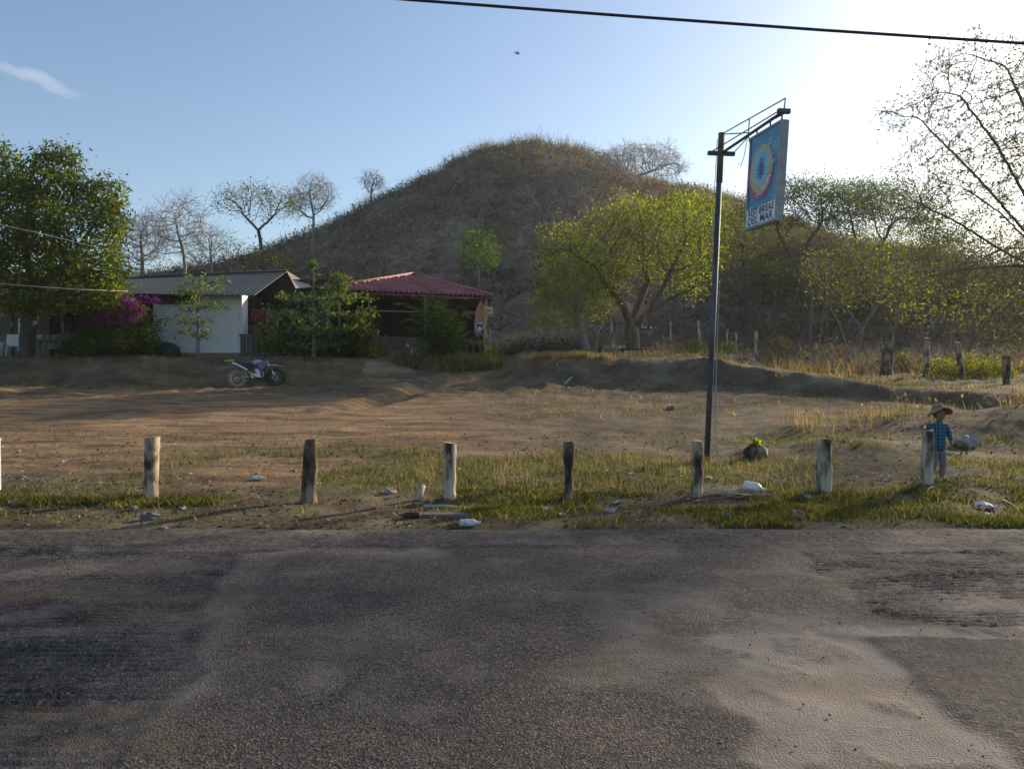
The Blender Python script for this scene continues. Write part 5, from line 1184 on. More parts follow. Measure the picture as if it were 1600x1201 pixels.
for y in (-.12, .12):
    fr.tube([(1.02, y * .3, .93), (.78, y, .82), (.45, y, .62), (.40, y, .40)], .018, 8).tube([(1.02, y * .3, .86), (.95, y * .6, .55), (.85, y, .33), (.45, y, .30)], .015, 8).tube([(.45, y, .62), (.1, y, .84), (-.18, y * .7, .90)], .013, 8)
fr.build('frame', m_dark, bk)
sw = MB()
for y in (-.09, .09): sw.tube([(.42, y, .37), (.2, y, .35), (0, y, .30)], [.032, .026, .024], 8)
sw.build('swingarm', m_alu, bk)
MB().tube([(.34, .0, .40), (.22, 0, .70)], [.035, .035], 10).build('shock_absorber', m_lime, bk)
en = MB(); en.box((.62, 0, .40), (.34, .20, .20), bev=.04).box((.70, 0, .56), (.14, .15, .22), Euler((0, -.25, 0)), .02)
for i in range(5): en.box((.69 + .012 * i, 0, .49 + .035 * i), (.17, .19, .010), Euler((0, -.25, 0)))
en.lathe([(0, -.13), (.085, -.125), (.09, -.09), (.09, 0)], (.60, 0, .38), 18, Matrix.Rotation(math.pi / 2, 3, 'X')); en.build('engine', m_alu, bk)
MB().tube([(.80, -.05, .58), (.90, -.10, .50), (.86, -.13, .36), (.66, -.15, .34), (.45, -.15, .46), (.33, -.15, .57)], .020, 8).build('exhaust_pipe', m_chr, bk)
MB().tube([(.36, -.16, .55), (.30, -.16, .60), (.05, -.17, .74), (-.14, -.17, .83), (-.20, -.17, .86)], [.03, .05, .056, .056, .035], 14).build('silencer', m_chr, bk)
tk = MB(); tk.ball((.74, 0, .86), (.24, .14, .13), 18, 12); tk.build('fuel_tank', m_wht, bk)
for y in (-1, 1):
    MB().slab([(.62, y * .15, .88), (.98, y * .13, .92), (1.02, y * .12, .80), (.86, y * .15, .62), (.74, y * .16, .66)], .014, Vector((0, y, 0))).build('radiator_shroud', m_blue if y < 0 else m_wht, bk)
    MB().slab([(.60, y * .14, .80), (.10, y * .13, .80), (-.02, y * .12, .86), (.2, y * .13, .64), (.45, y * .14, .58)], .014, Vector((0, y, 0))).build('side_panel', m_blk, bk)
st_ = MB(); st_.add(*(lambda L_: ([p for a, w_, z, h in L_ for p in ((a, -w_, z - h), (a, -w_, z), (a, w_, z), (a, w_, z - h))], [(i * 4 + k, i * 4 + (k + 1) % 4, i * 4 + 4 + (k + 1) % 4, i * 4 + 4 + k) for i in range(len(L_) - 1) for k in range(4)] + [(0, 1, 2, 3), tuple(len(L_) * 4 - 1 - k for k in range(4))]))([(-.10, .07, .95, .05), (.05, .10, .92, .07), (.30, .12, .87, .08), (.50, .11, .87, .08), (.66, .07, .93, .05)]), smooth=False)
st_.build('seat', m_seat, bk)
MB().add([(-.42, -.05, .93), (-.42, .05, .93), (-.1, -.10, .925), (-.1, .10, .925), (-.42, -.05, .96), (-.42, .05, .96), (-.1, -.10, .975), (-.1, .10, .975)], [(0, 1, 3, 2), (4, 6, 7, 5), (0, 4, 5, 1), (2, 3, 7, 6), (0, 2, 6, 4), (1, 5, 7, 3)]).build('rear_fender', m_lime, bk)
MB().box((-.44, 0, .88), (.03, .12, .12)).build('tail_plate', m_blk, bk)
fk = MB()
for y in (-.09, .09): fk.tube([(1.36, y, .34), (1.20, y, .62)], [.03, .028], 10).tube([(1.20, y, .62), (1.02, y, .98)], [.020, .020], 10)
fk.box((1.05, 0, .90), (.06, .24, .03)).box((1.09, 0, .80), (.06, .24, .03)); fk.build('fork', m_chr, bk)
MB().tube([(.93, .38, 1.09), (.96, .22, 1.06), (1.01, .06, 1.02), (1.01, -.06, 1.02), (.96, -.22, 1.06), (.93, -.38, 1.09)], [.018, .012, .011, .011, .012, .018], 8).build('handlebar', m_blk, bk)
MB().slab([(1.03, -.09, .97), (1.03, .09, .97), (1.16, .07, .80), (1.16, -.07, .80)], .02, Vector((.8, 0, .5)).normalized()).build('number_plate', m_blk, bk)
ff = MB(); ff.slab([(.98, -.07, .79), (.98, .07, .79), (1.35, .075, .81), (1.62, .05, .74), (1.62, -.05, .74), (1.35, -.075, .81)], .012, Vector((0, 0, 1))); ff.build('front_fender', m_wht, bk)
MB().tube([(.50, .14, .30), (.42, .28, .02)], .010, 6).build('kickstand', m_dark, bk)
for y in (-1, 1): MB().box((.48, y * .19, .31), (.05, .10, .02)).build('footpeg', m_alu, bk)

# ------------------------------------------------------------------ boy
def skin_obj(name, chains, mat, parent, sub=2):
    """chains: list of joints [(pos, (rx, ry))], shared joints are merged by position"""
    V = []; E = []; Rr = []; idx = {}
    def vid(p, r):
        key = tuple(round(c, 4) for c in p)
        if key not in idx: idx[key] = len(V); V.append(p); Rr.append(r if isinstance(r, tuple) else (r, r))
        return idx[key]
    for ch in chains:
        ids = [vid(p, r) for p, r in ch]
        E += [(a, b) for a, b in zip(ids, ids[1:])]
    me = bpy.data.meshes.new(name); me.from_pydata(V, E, []); o = bpy.data.objects.new(name, me); C.objects.link(o)
    s = o.modifiers.new('skin', 'SKIN'); s.use_smooth_shade = True; s.branch_smoothing = .5
    if not me.skin_vertices: me.skin_vertices.new()
    for i, r in enumerate(Rr): me.skin_vertices[0].data[i].radius = r; me.skin_vertices[0].data[i].use_root = (i == 0)
    if sub: q = o.modifiers.new('sub', 'SUBSURF'); q.levels = sub; q.render_levels = sub
    bpy.context.view_layer.update()
    m2 = bpy.data.meshes.new_from_object(o.evaluated_get(bpy.context.evaluated_depsgraph_get())); bpy.data.objects.remove(o)
    m2.materials.clear(); m2.materials.append(mat); m2.polygons.foreach_set('use_smooth', [True] * len(m2.polygons))
    o2 = bpy.data.objects.new(name, m2); C.objects.link(o2)
    if parent: o2.parent = parent
    return o2
p7 = P7.location; bY = p7.y + .12
bpx = at(1466.5, 752, bY); bpos = Vector((bpx.x, bY, G(bpx.x, bY)))
bpos.z = max(G(bpx.x, bY), G(bpx.x + .05, bY) - .01)
SCL = 121 * bY / F / 1.005
boy = empty('person', V3(bpos), 'small child in straw hat and blue checked shirt leaning one hand on a post', 'person'); boy.scale = (SCL,) * 3
skin_m = solid('skin', (.26, .14, .09), .6, bump=.02)
ptop_l = ((p7.x - bpos.x) / SCL, (p7.y - bpos.y) / SCL)      # post top in the child's own frame
ptz = (at(1449, 674, p7.y).z - bpos.z) / SCL
hx, hy, hz = ptop_l[0] - .035, ptop_l[1] - .01, ptz + .018   # palm on the post top
body = [[((0, 0, .46), (.050, .038)), ((0, 0, .56), (.066, .045)), ((0, 0, .68), (.070, .046)), ((0, 0, .755), (.045, .036)), ((0, 0, .80), (.030, .030)), ((0, -.012, .828), (.058, .062)), ((0, -.014, .885), (.074, .078)), ((0, -.008, .94), (.060, .066))],
        [((0, 0, .46), (.050, .038)), ((.042, 0, .40), .032), ((.047, -.01, .24), .030), ((.050, .012, .06), .024), ((.055, -.03, .03), (.024, .02)), ((.060, -.085, .022), (.02, .014))],
        [((0, 0, .46), (.050, .038)), ((-.042, 0, .40), .032), ((-.070, -.015, .24), .030), ((-.085, .03, .06), .024), ((-.09, -.01, .03), (.024, .02)), ((-.10, -.06, .022), (.02, .014))],
        [((0, 0, .755), (.045, .036)), ((.080, 0, .735), .028), ((.125, .005, .62), .024), ((.145, -.02, .51), .019), ((.148, -.028, .475), (.012, .022))],
        [((0, 0, .755), (.045, .036)), ((-.080, 0, .735), .028), ((-.165, .015, .70), .024), ((hx - .02, hy + .03, hz + .03), .018), ((hx, hy, hz), (.022, .012))]]
def fingers(palm, d, side, nrm, s=1.0):
    d = Vector(d).normalized(); side = Vector(side).normalized(); nrm = Vector(nrm).normalized(); palm = Vector(palm); out_ = []
    for i, (o, l) in enumerate(((-.015, .034), (-.005, .040), (.005, .038), (.015, .030))):
        a = palm + side * o * s; out_.append([(tuple(a), .006), (tuple(a + d * l * .5 * s), .0052), (tuple(a + d * l * s + nrm * .010 * s), .0042)])
    a = palm - side * .014 * s - d * .012 * s; out_.append([(tuple(a), .0065), (tuple(a - side * .016 * s + d * .012 * s), .0058), (tuple(a - side * .02 * s + d * .028 * s + nrm * .004), .005)])
    return out_
bo = skin_obj('body', body, skin_m, boy, 2)
# fingers joined to the body mesh as one figure
fm = []
for chain in fingers((.149, -.03, .462), (0, -.15, -1), (0, -1, 0), (-.8, 0, 0)) + fingers((hx + .01, hy - .005, hz), (.9, -.35, -.15), (.35, .9, 0), (0, 0, -1)):
    fo = skin_obj('finger', [chain], skin_m, None, 1); fm.append(fo)
bm = bmesh.new(); bm.from_mesh(bo.data)
for fo in fm:
    bm.from_mesh(fo.data); bpy.data.objects.remove(fo)
# ears and nose
def lump(c, r, n=10, m=6):
    t = MB().ball(c, r, n, m); me = bpy.data.meshes.new('t'); me.from_pydata(t.v, [], t.f); bm.from_mesh(me); bpy.data.meshes.remove(me)
lump((0, -.096, .872), (.009, .012, .011)); lump((.069, .0, .88), (.010, .015, .02)); lump((-.069, .0, .88), (.010, .015, .02))
for f in bm.faces: f.smooth = True
bm.to_mesh(bo.data); bm.free()
eye_m = solid('eye', (.02, .015, .012), .3, bump=0); lip_m = solid('lip', (.22, .09, .07), .5, bump=0)
for s_ in (-1, 1):
    MB().ball((s_ * .028, -.088, .886), (.009, .005, .005), 8, 6).build('eye', eye_m, boy); MB().ball((s_ * .029, -.086, .900), (.014, .004, .003), 8, 4).build('eyebrow', eye_m, boy)
MB().ball((0, -.086, .848), (.016, .005, .005), 8, 6).build('mouth', lip_m, boy)
hair = MB().ball((0, .012, .925), (.072, .072, .055), 16, 10); hair.ball((0, .045, .87), (.06, .035, .05), 12, 8); hair.build('hair', eye_m, boy)
# shirt: blue check
m, n, o = new_mat('blue_check'); b = n.nodes.new('ShaderNodeBsdfPrincipled'); b.inputs['Roughness'].default_value = .9
tcn = n.nodes.new('ShaderNodeTexCoord').outputs['Object']; sx_ = n.nodes.new('ShaderNodeSeparateXYZ'); n.links.new(tcn, sx_.inputs[0])
def stripe(src, fr, th):
    a = n.nodes.new('ShaderNodeMath'); a.operation = 'MULTIPLY'; n.links.new(src, a.inputs[0]); a.inputs[1].default_value = fr
    c = n.nodes.new('ShaderNodeMath'); c.operation = 'FRACT'; n.links.new(a.outputs[0], c.inputs[0]); d = n.nodes.new('ShaderNodeMath'); d.operation = 'LESS_THAN'; n.links.new(c.outputs[0], d.inputs[0]); d.inputs[1].default_value = th; return d.outputs[0]
ad = n.nodes.new('ShaderNodeMath'); ad.operation = 'ADD'; n.links.new(stripe(sx_.outputs[0], 22, .42), ad.inputs[0]); n.links.new(stripe(sx_.outputs[2], 22, .42), ad.inputs[1])
dv = n.nodes.new('ShaderNodeMath'); dv.operation = 'MULTIPLY'; dv.inputs[1].default_value = .5; n.links.new(ad.outputs[0], dv.inputs[0])
n.links.new(ramp(n, dv.outputs[0], [(0, (.02, .16, .26)), (.5, (.012, .075, .16)), (1, (.007, .02, .05))]), b.inputs['Base Color']); n.links.new(b.outputs[0], o.inputs['Surface']); check = m
skin_obj('shirt', [[((0, .0, .385), (.094, .074)), ((0, 0, .50), (.094, .070)), ((0, 0, .60), (.092, .067)), ((0, 0, .70), (.096, .066)), ((0, 0, .765), (.066, .056)), ((0, 0, .79), (.044, .042))],
    [((0, 0, .70), (.096, .066)), ((.088, 0, .737), .044), ((.128, .005, .62), .036), ((.146, -.018, .525), .029)],
    [((0, 0, .70), (.096, .066)), ((-.088, 0, .737), .044), ((-.166, .015, .70), .036), ((hx - .035, hy + .045, hz + .045), .027)]], check, boy, 2)
tr_m = pm('grey_denim', [(.3, (.12, .12, .14)), (.7, (.22, .22, .24))], 14, .9, .2)
skin_obj('trousers', [[((0, 0, .44), (.060, .046)), ((.042, 0, .39), .050), ((.048, -.008, .24), .046), ((.052, .014, .09), .034), ((.052, .012, .055), .034)],
    [((0, 0, .44), (.060, .046)), ((-.042, 0, .39), .050), ((-.070, -.013, .24), .046), ((-.086, .03, .09), .034), ((-.088, .03, .055), .034)]], tr_m, boy, 2)
for s_, x, y in ((1, .057, -.035), (-1, -.096, -.015)):
    MB().ball((x, y, .028), (.034, .068, .030), 14, 8).build('shoe', solid('shoe_%d' % (s_ + 2), (.16, .14, .13), .7), boy)
straw = pm('straw', [(.3, (.20, .13, .08)), (.7, (.38, .28, .18))], 30, .9, .3)
hm = MB(); prof = [(.001, 1.005), (.045, 1.003), (.062, .99), (.070, .965), (.075, .935), (.11, .922), (.140, .902), (.155, .878), (.150, .878), (.108, .915), (.074, .927), (.068, .96), (.058, .98), (.001, .99)]
vs = []; n_ = 32; fs = []
for r, z in prof:
    for k in range(n_):
        a = 2 * math.pi * k / n_; dr = (r > .09) * (.018 * math.cos(2 * a) * -1 - .022 * (r - .09) / .07 * (math.cos(a) < -.3)); vs.append((r * math.cos(a), .004 + r * math.sin(a) * .95, z + dr - (.02 * math.cos(a) * 0)))
for i in range(len(prof) - 1):
    for k in range(n_): fs.append((i * n_ + k, i * n_ + (k + 1) % n_, (i + 1) * n_ + (k + 1) % n_, (i + 1) * n_ + k))
hm.add(vs, fs, True); hat = hm.build('hat', straw, boy); Rh = Matrix.Rotation(math.radians(-20), 3, 'X'); pvt = Vector((0, 0, .93)); hat.rotation_euler = Rh.to_euler(); hat.location = pvt - Rh @ pvt + Vector((0, .010, .016))
MB().lathe([(.0770, .932), (.0740, .952), (.0705, .953), (.0735, .930)], (0, .004, 0), 28, sy=.95).build('hat_band', solid('hat_band', (.16, .10, .07), .95), hat)

# ------------------------------------------------------------------ planting round the buildings
def explicit_tree(name, label, Y, trunk, tiers, seed, leafmat, leafn, lsize, spread, bark, r0, tiern=26, ry=1.0, tipr=.007, cat='tree', asp=.45, thick=.12, up=.12):
    """upright trunk with level whorls of branches at the given heights: (py, half width px, centre px offset)"""
    rng = np.random.default_rng(seed); k = Y / F; blobs = []; stems = [stem(trunk, Y)]
    for py, hw, off in tiers:
        tx = np.interp(-py, [-p[1] for p in trunk], [p[0] for p in trunk]); c = at(tx + off, py, Y)
        blobs.append(((c.x, c.y, c.z + .05), (hw * k, hw * k * ry, thick), tiern))
        for q in range(7):
            a = rng.random() * 6.283; rr = hw * k * (.55 + .35 * rng.random()); b = at(tx, py + 6, Y)
            stems.append([V3(b), (b.x + math.cos(a) * rr * .5, b.y + math.sin(a) * rr * .5 * ry, b.z + up * .8), (b.x + off * k * .6 + math.cos(a) * rr, b.y + math.sin(a) * rr * ry, b.z + up)])
    return tree(name, label, blobs, stems, bark, leafmat, D=.16, di=1.2, dk=.22, rtip=tipr, leafn=leafn, lsize=lsize, spread=spread, seed=seed, rtrunk=r0, up=.0, asp=asp, leafthr=1.6, dens=2.2, cat=cat)
leaf_almond = leafm('leaf_almond', [(0, (.04, .065, .02)), (.5, (.09, .13, .035)), (.9, (.16, .20, .07)), (1, (.22, .26, .13))], .4)
explicit_tree('young_tree', 'slim young tree with level open branches in front of the white wall', 29.8, [(309, 566), (310, 520), (309, 480), (313, 455), (318, 432)],
    [(520, 34, -8), (500, 50, -16), (478, 48, 8), (455, 40, -6), (440, 45, 12)], 71, leaf_almond, 2, .15, .10, bark_grey, .07, tiern=14)
explicit_tree('almond_tree', 'tiered spreading tree with broad dense leaves between the bike and the pavilion', 28.8, [(490, 566), (491, 520), (490, 470), (490, 430)],
    [(540, 66, 0), (516, 100, -4), (490, 102, 2), (466, 84, 18)], 72, leaf_almond, 3, .17, .11, bark_grey, .08, tiern=34, ry=.7, thick=.07)
tree('sapling', 'thin sapling with a small leafy tuft rising above the gable corner', [pb(489, 414, 29.6, 10, 6, .25, 14)], [stem([(490, 470), (490, 425)], 29.6, ground0=False)], bark_grey, leaf_almond, D=.12, di=1, dk=.15, rtip=.008, leafn=5, spread=.08, lsize=.13, seed=73)
tree('leafy_bush', 'leafy sprig rising over the left end of the red roof', [pb(533, 438, 29.2, 13, 12, .4, 40), pb(520, 455, 29.2, 22, 10, .4, 40)], [stem([(530, 560), (530, 470)], 29.2)], bark_grey, leaf_almond, D=.14, di=1.4, dk=.2, rtip=.008, leafn=5, spread=.12, lsize=.14, seed=74, cat='bush')
# dark undergrowth below the tiered tree
def bush(name, label, lobes, Y, base, mat, seed, leafn=12, lsize=.13, spread=.16, cat='bush', bark=bark_dark, extra=None, asp=.4, droop=0):
    t = tree(name, label, [pb(a, b, Y, c, d, e, f) for a, b, c, d, e, f in lobes], [stem([(base[0] + dx, base[1]), (base[0] + dx * 2.5, base[1] - 12)], Y) for dx in (-8, 0, 8)], bark, mat,
        D=.2, di=2, dk=.3, rtip=.007, leafn=leafn, lsize=lsize, spread=spread, seed=seed, cat=cat, rtrunk=.04, asp=asp, droop=droop, leafthr=2.5, up=.1)
    return t
bush('shrub', 'dark leafy shrub under the tiered tree beside the plank rail', [(430, 540, 28, 14, .8, 60), (465, 535, 30, 18, .9, 70), (520, 540, 25, 16, .8, 50)], 29.6, (460, 562), leaf_dense, 75)
bush('bamboo_clump', 'tall grassy bamboo-like clump left of the pavilion low wall', [(560, 525, 24, 32, .8, 140), (575, 545, 14, 18, .6, 50), (540, 545, 20, 20, .7, 60)], 29.4, (560, 572), leafm('leaf_bamboo', [(0, (.04, .055, .014)), (.6, (.09, .105, .025)), (1, (.22, .22, .05))], .45), 76, leafn=14, lsize=.26, asp=.14, droop=.3, cat='plant')
bg_ = bush('bougainvillea', 'large dark bush topped with magenta flowers left of the white wall', [(190, 530, 50, 30, 1.1, 170), (160, 500, 28, 22, .9, 70), (215, 505, 26, 28, .9, 90), (190, 490, 34, 26, 1.0, 90), (140, 535, 30, 26, 1.0, 120), (165, 530, 44, 26, 1.0, 140), (120, 550, 20, 12, .7, 50), (235, 540, 12, 22, .6, 40)], 29.5, (190, 562), leaf_dense, 77, leafn=16, lsize=.11)
rng = np.random.default_rng(4); cl = []
for px, py, r in ((200, 475, 12), (180, 487, 10), (165, 492, 9), (195, 492, 10), (213, 487, 8), (168, 500, 8), (183, 502, 9), (205, 500, 7), (150, 490, 6), (230, 468, 5), (221, 465, 4), (188, 465, 8), (140, 503, 5), (243, 470, 4), (160, 478, 5)):
    c = at(px, py, 28.75); k = 28.75 / F; cl.append(np.array(V3(c)) + rng.normal(size=(int(r * 26), 3)) * r * k * np.array([.75, .5, .42]))
v, f = leaf_quads(np.concatenate(cl) - np.array(bg_.location), rng, .075, .9); fl = npmesh('blossom', v, f, leaf_magenta, bg_); fl['label'] = 'magenta flower clusters'
# palm like plants before the pavilion
def palm(name, label, base, Y, n, L, seed, lob=None, h0=.3):
    rng = random.Random(seed); b = at(base[0], base[1], Y); bz_ = G(b.x, Y); root = empty(name, (b.x, Y, bz_), label, 'palm'); ribs = MB(); V = []; Fs = []
    MB().tube([(0, 0, -.1), (0, 0, h0 + .1)], [.12, .08], 8, wob=.2).build('stem', wood_dark, root)
    for i in range(n):
        a = rng.uniform(0, 6.283); el_ = rng.uniform(.7, 1.52); l = L * rng.uniform(.7, 1.1); p = Vector((rng.uniform(-.15, .15), rng.uniform(-.1, .1), h0 * rng.random())); d = Vector((math.cos(a) * math.cos(el_), math.sin(a) * math.cos(el_), math.sin(el_))); pts = [p.copy()]
        for s_ in range(8): p = p + d * l / 8; d = (d + Vector((0, 0, -.13 - .02 * s_))).normalized(); pts.append(p.copy())
        ribs.tube(pts, [.014 - .0014 * j for j in range(9)], 4, cap=False)
        for j in range(1, 8):
            for q in (0, .33, .66):
                c = pts[j] + (pts[j + 1] - pts[j]) * q; dd = (pts[j + 1] - pts[j]).normalized(); sd_ = dd.cross(Vector((0, 0, 1))); sd_ = sd_.normalized() if sd_.length > .01 else Vector((1, 0, 0))
                for sg_ in (-1, 1):
                    ll = l * .26 * (1 - abs(j - 3.5) / 7); e1 = (sd_ * sg_ + dd * .6 + Vector((0, 0, -.35 + rng.uniform(-.2, .2)))).normalized(); w_ = dd * .018; k0 = len(V)
                    V += [c, c + e1 * ll * .5 + w_, c + e1 * ll, c + e1 * ll * .5 - w_]; Fs.append((k0, k0 + 1, k0 + 2, k0 + 3))
    ribs.build('frond_ribs', bark_dark, root); npmesh('fronds', np.array([tuple(x) for x in V]), np.array(Fs), leafm('leaf_palm', [(0, (.03, .05, .012)), (.6, (.07, .10, .02)), (1, (.22, .25, .07))], .4), root)
palm('palm_plant', 'bushy dark palm in front of the pavilion middle post', (682, 574), 29.0, 60, 1.9, 5, h0=1.5)
palm('palm_plant', 'lower palm plant leaning out right of the bushier palm', (702, 574), 28.9, 34, 1.7, 6, h0=.5)
bush('broad_leaf_plant', 'small bright broad-leafed bush at the right foot of the pavilion', [(769, 552, 9, 9, .35, 40)], 31.4, (769, 566), leaf_bright, 78, leafn=7, lsize=.16, asp=.6)
bush('yellow_green_bush', 'yellow-green bush between the right fence posts', [(1540, 585, 38, 24, 1.0, 120), (1515, 575, 22, 22, .8, 60), (1470, 580, 22, 16, .8, 50)], 26.5, (1530, 610), leafm('leaf_yellow', [(0, (.08, .09, .02)), (.5, (.16, .16, .03)), (1, (.28, .25, .05))], .5), 79, lsize=.10)
for px, py, Y, r, lab in ((1300, 555, 36, 16, 'straw coloured bush behind the close pair of fence posts'), (1215, 540, 37, 16, 'dry tan bush behind the right end of the scrap pile'), (1408, 565, 33, 12, 'small yellowish bush just right of the ragged stump'), (1088, 545, 35, 12, 'low green bush just left of the sign pole'), (1138, 545, 35, 10, 'little green bush above the scrap pile')):
    bush('small_bush', lab, [(px, py, r, r * .9, .6, 50)], Y, (px, py + r), leaf_olive if 'tan' not in lab and 'straw' not in lab else leaf_dry, int(px), lsize=.12)
# little plant growing on a dark stump mound
sp_ = hit(1181, 712); spv = empty('weed_plant', V3(sp_), 'bright green sprout on top of a small dark stump right of the sign pole', 'plant')
MB().ball((0, 0, .05), (.19, .14, .13), 14, 8, noise=.35, seed=3).build('root_clump', wood_dark, spv)
rng = np.random.default_rng(2); v, f = leaf_quads(np.array([0, 0, .17]) + rng.normal(size=(60, 3)) * .035, rng, .09, .45, droop=-1); npmesh('leaves', v, f, leaf_bright, spv)
# green boulder by the house
gb = at(262, 556, 30.3); o = MB().ball((0, 0, .22), (.50, .40, .40), 20, 12, noise=.07, seed=5).build('boulder', pm('green_tank', [(.3, (.012, .03, .028)), (.7, (.03, .06, .05))], 2, .7, .1), None); o.location = (gb.x, 30.3, G(gb.x, 30.3)); tag(o, 'rounded dark green boulder at the foot of the white wall', 'boulder')

# ------------------------------------------------------------------ shed corner on the far left
sx0 = at(-80, 540, 33).x; sx1 = at(178, 540, 33).x; gs = 2.0
sh = empty('shed', (sx0, 33, gs), 'dark open sided shed with a low sheet roof behind the dense tree', 'shed')
def q_(px, py, Y): v = at(px, py, Y); return Vector((v.x - sx0, Y - 33, v.z - gs))
mb = MB(); mb.slab([q_(-150, 463, 29.8), q_(178, 467, 30.6), q_(160, 455, 35), q_(-150, 452, 35)], .05); mb.build('roof', pm('shed_roof', [(.3, (.05, .045, .04)), (.7, (.12, .10, .085))], 2, .8, .1), sh)
mb = MB(); mb.box(((sx1 - sx0) / 2, 1.5, 1.3), (sx1 - sx0, .1, 3.0)); mb.build('back_wall', pm('shed_wall', [(.3, (.10, .10, .09)), (.6, (.19, .18, .16)), (.75, (.26, .25, .22))], 1.3, .95, .3), sh)
for px in (-30, 20, 98, 150): 
    q = q_(px, 560, 30.4); MB().tube([(q.x, q.y, -.3), (q.x, q.y, q_(px, 466, 30.4).z)], .06, 8, wob=.15, seed=px).build('shed_post', wood_dark, sh)
mb = MB(); NH = 14; vs = []
for i in range(NH + 1):
    t = i / NH
    for j in range(5):
        s_ = j / 4; a = q_(66, 478, 31.2); b = q_(112, 478, 31.2); p = a.lerp(b, t); sag = .45 * 4 * t * (1 - t); wdt = .5 * math.sin(math.pi * (.08 + .84 * t)); vs.append((p.x, p.y + (s_ - .5) * wdt, p.z - sag + .12 * (2 * s_ - 1) ** 2 * math.sin(math.pi * t)))
mb.add(vs, [(i * 5 + j, i * 5 + j + 1, i * 5 + j + 6, i * 5 + j + 5) for i in range(NH) for j in range(4)], True); o = mb.build('hammock', pm('hammock_cloth', [(.3, (.22, .22, .20)), (.7, (.36, .35, .32))], 8, .9, .1), None)
o.location = (sx0, 33, gs); tag(o, 'sagging grey hammock slung under the shed roof', 'hammock')
plastic = solid('white_plastic', (.66, .68, .70), .45, bump=0)
def pchair(px, Y, rz, lab):
    b = at(px, 556, Y); r_ = empty('plastic_chair', (b.x, Y, G(b.x, Y)), lab, 'chair', 'white plastic chairs in front of the shed', rz)
    MB().box((0, 0, .43), (.44, .44, .035), bev=.015).build('seat', plastic, r_); MB().box((0, .22, .68), (.44, .03, .46), Euler((-.15, 0, 0)), .012).build('backrest', plastic, r_)
    for x in (-1, 1):
        for y in (-1, 1): MB().tube([(x * .19, y * .19, .42), (x * .23, y * .23, 0)], [.022, .016], 6).build('leg', plastic, r_)
        MB().box((x * .23, 0, .63), (.04, .42, .025), bev=.01).build('armrest', plastic, r_)
pchair(20, 29.4, .5, 'white plastic chair tilted on the left beside the shed post'); pchair(44, 29.6, -2.6, 'white plastic chair facing the yard beside the small table')
tb = at(75, 556, 29.8); tr_ = empty('small_table', (tb.x, 29.8, G(tb.x, 29.8)), 'small dark table with things on it before the shed', 'table')
MB().box((0, 0, .72), (1.1, .6, .04)).build('tabletop', solid('table_top', (.22, .19, .15)), tr_)
for x in (-.48, .48):
    for y in (-.24, .24): MB().box((x, y, .35), (.05, .05, .70)).build('leg', wood_dark, tr_)
for i, (dx, c_, lab) in enumerate(((-.3, (.5, .48, .44), 'pale box on the left of the shed table'), (.05, (.35, .15, .10), 'reddish tub in the middle of the shed table'), (.36, (.12, .20, .12), 'green jar on the right of the shed table'))):
    o = MB().lathe([(0, 0), (.10, 0), (.115, .10), (.12, .18), (.0, .19)], n=10 if i else 4).build(('box', 'tub', 'jar')[i], solid('tab%d' % i, c_), None); o.location = (tb.x + dx, 29.8, G(tb.x, 29.8) + .742); tag(o, lab, ('box', 'tub', 'jar')[i])
def cloth(px0, px1, py0, py1, Y, c_, lab):
    a = at(px0, py0, Y); b = at(px1, py0, Y); zb = at(px0, py1, Y).z; N = 10; vs = []
    for j in range(5):
        for i in range(N + 1):
            t = i / N; s_ = j / 4; vs.append(((b.x - a.x) * t, .03 * math.sin(t * 9 + j) * s_, (zb - a.z) * s_ * (1 - .08 * math.sin(t * 3.1))))
    m_b = MB().add(vs, [(j * (N + 1) + i, j * (N + 1) + i + 1, (j + 1) * (N + 1) + i + 1, (j + 1) * (N + 1) + i) for j in range(4) for i in range(N)], True)
    o = m_b.build('hanging_cloth', pm('cloth_%d' % px0, c_, 6, .9, .1), None); o.location = a; tag(o, lab, 'cloth', 'cloths hung up under the shed roof')
cloth(28, 40, 498, 524, 30.1, (.55, .54, .52), 'white cloth hanging left of the dark clothes'); cloth(41, 55, 508, 527, 30.0, (.6, .6, .6), 'white cloth hanging above the small table')
cloth(40, 52, 486, 512, 30.6, (.05, .045, .05), 'dark garment hanging behind the white cloths'); cloth(84, 112, 494, 522, 31.4, (.03, .025, .025), 'black cloth hanging below the hammock')
cloth(-4, 8, 470, 500, 30.2, (.34, .22, .16), 'brown cloth hanging at the far left edge')
bu = at(-1, 556, 28.8); o = MB().lathe([(0, 0), (.14, 0), (.18, .55), (.185, .58), (.17, .58), (.0, .5)], n=18).build('barrel', solid('pale_green_barrel', (.50, .58, .54)), None); o.location = (bu.x, 28.8, G(bu.x, 28.8)); tag(o, 'pale green tub cut by the left frame edge', 'tub')
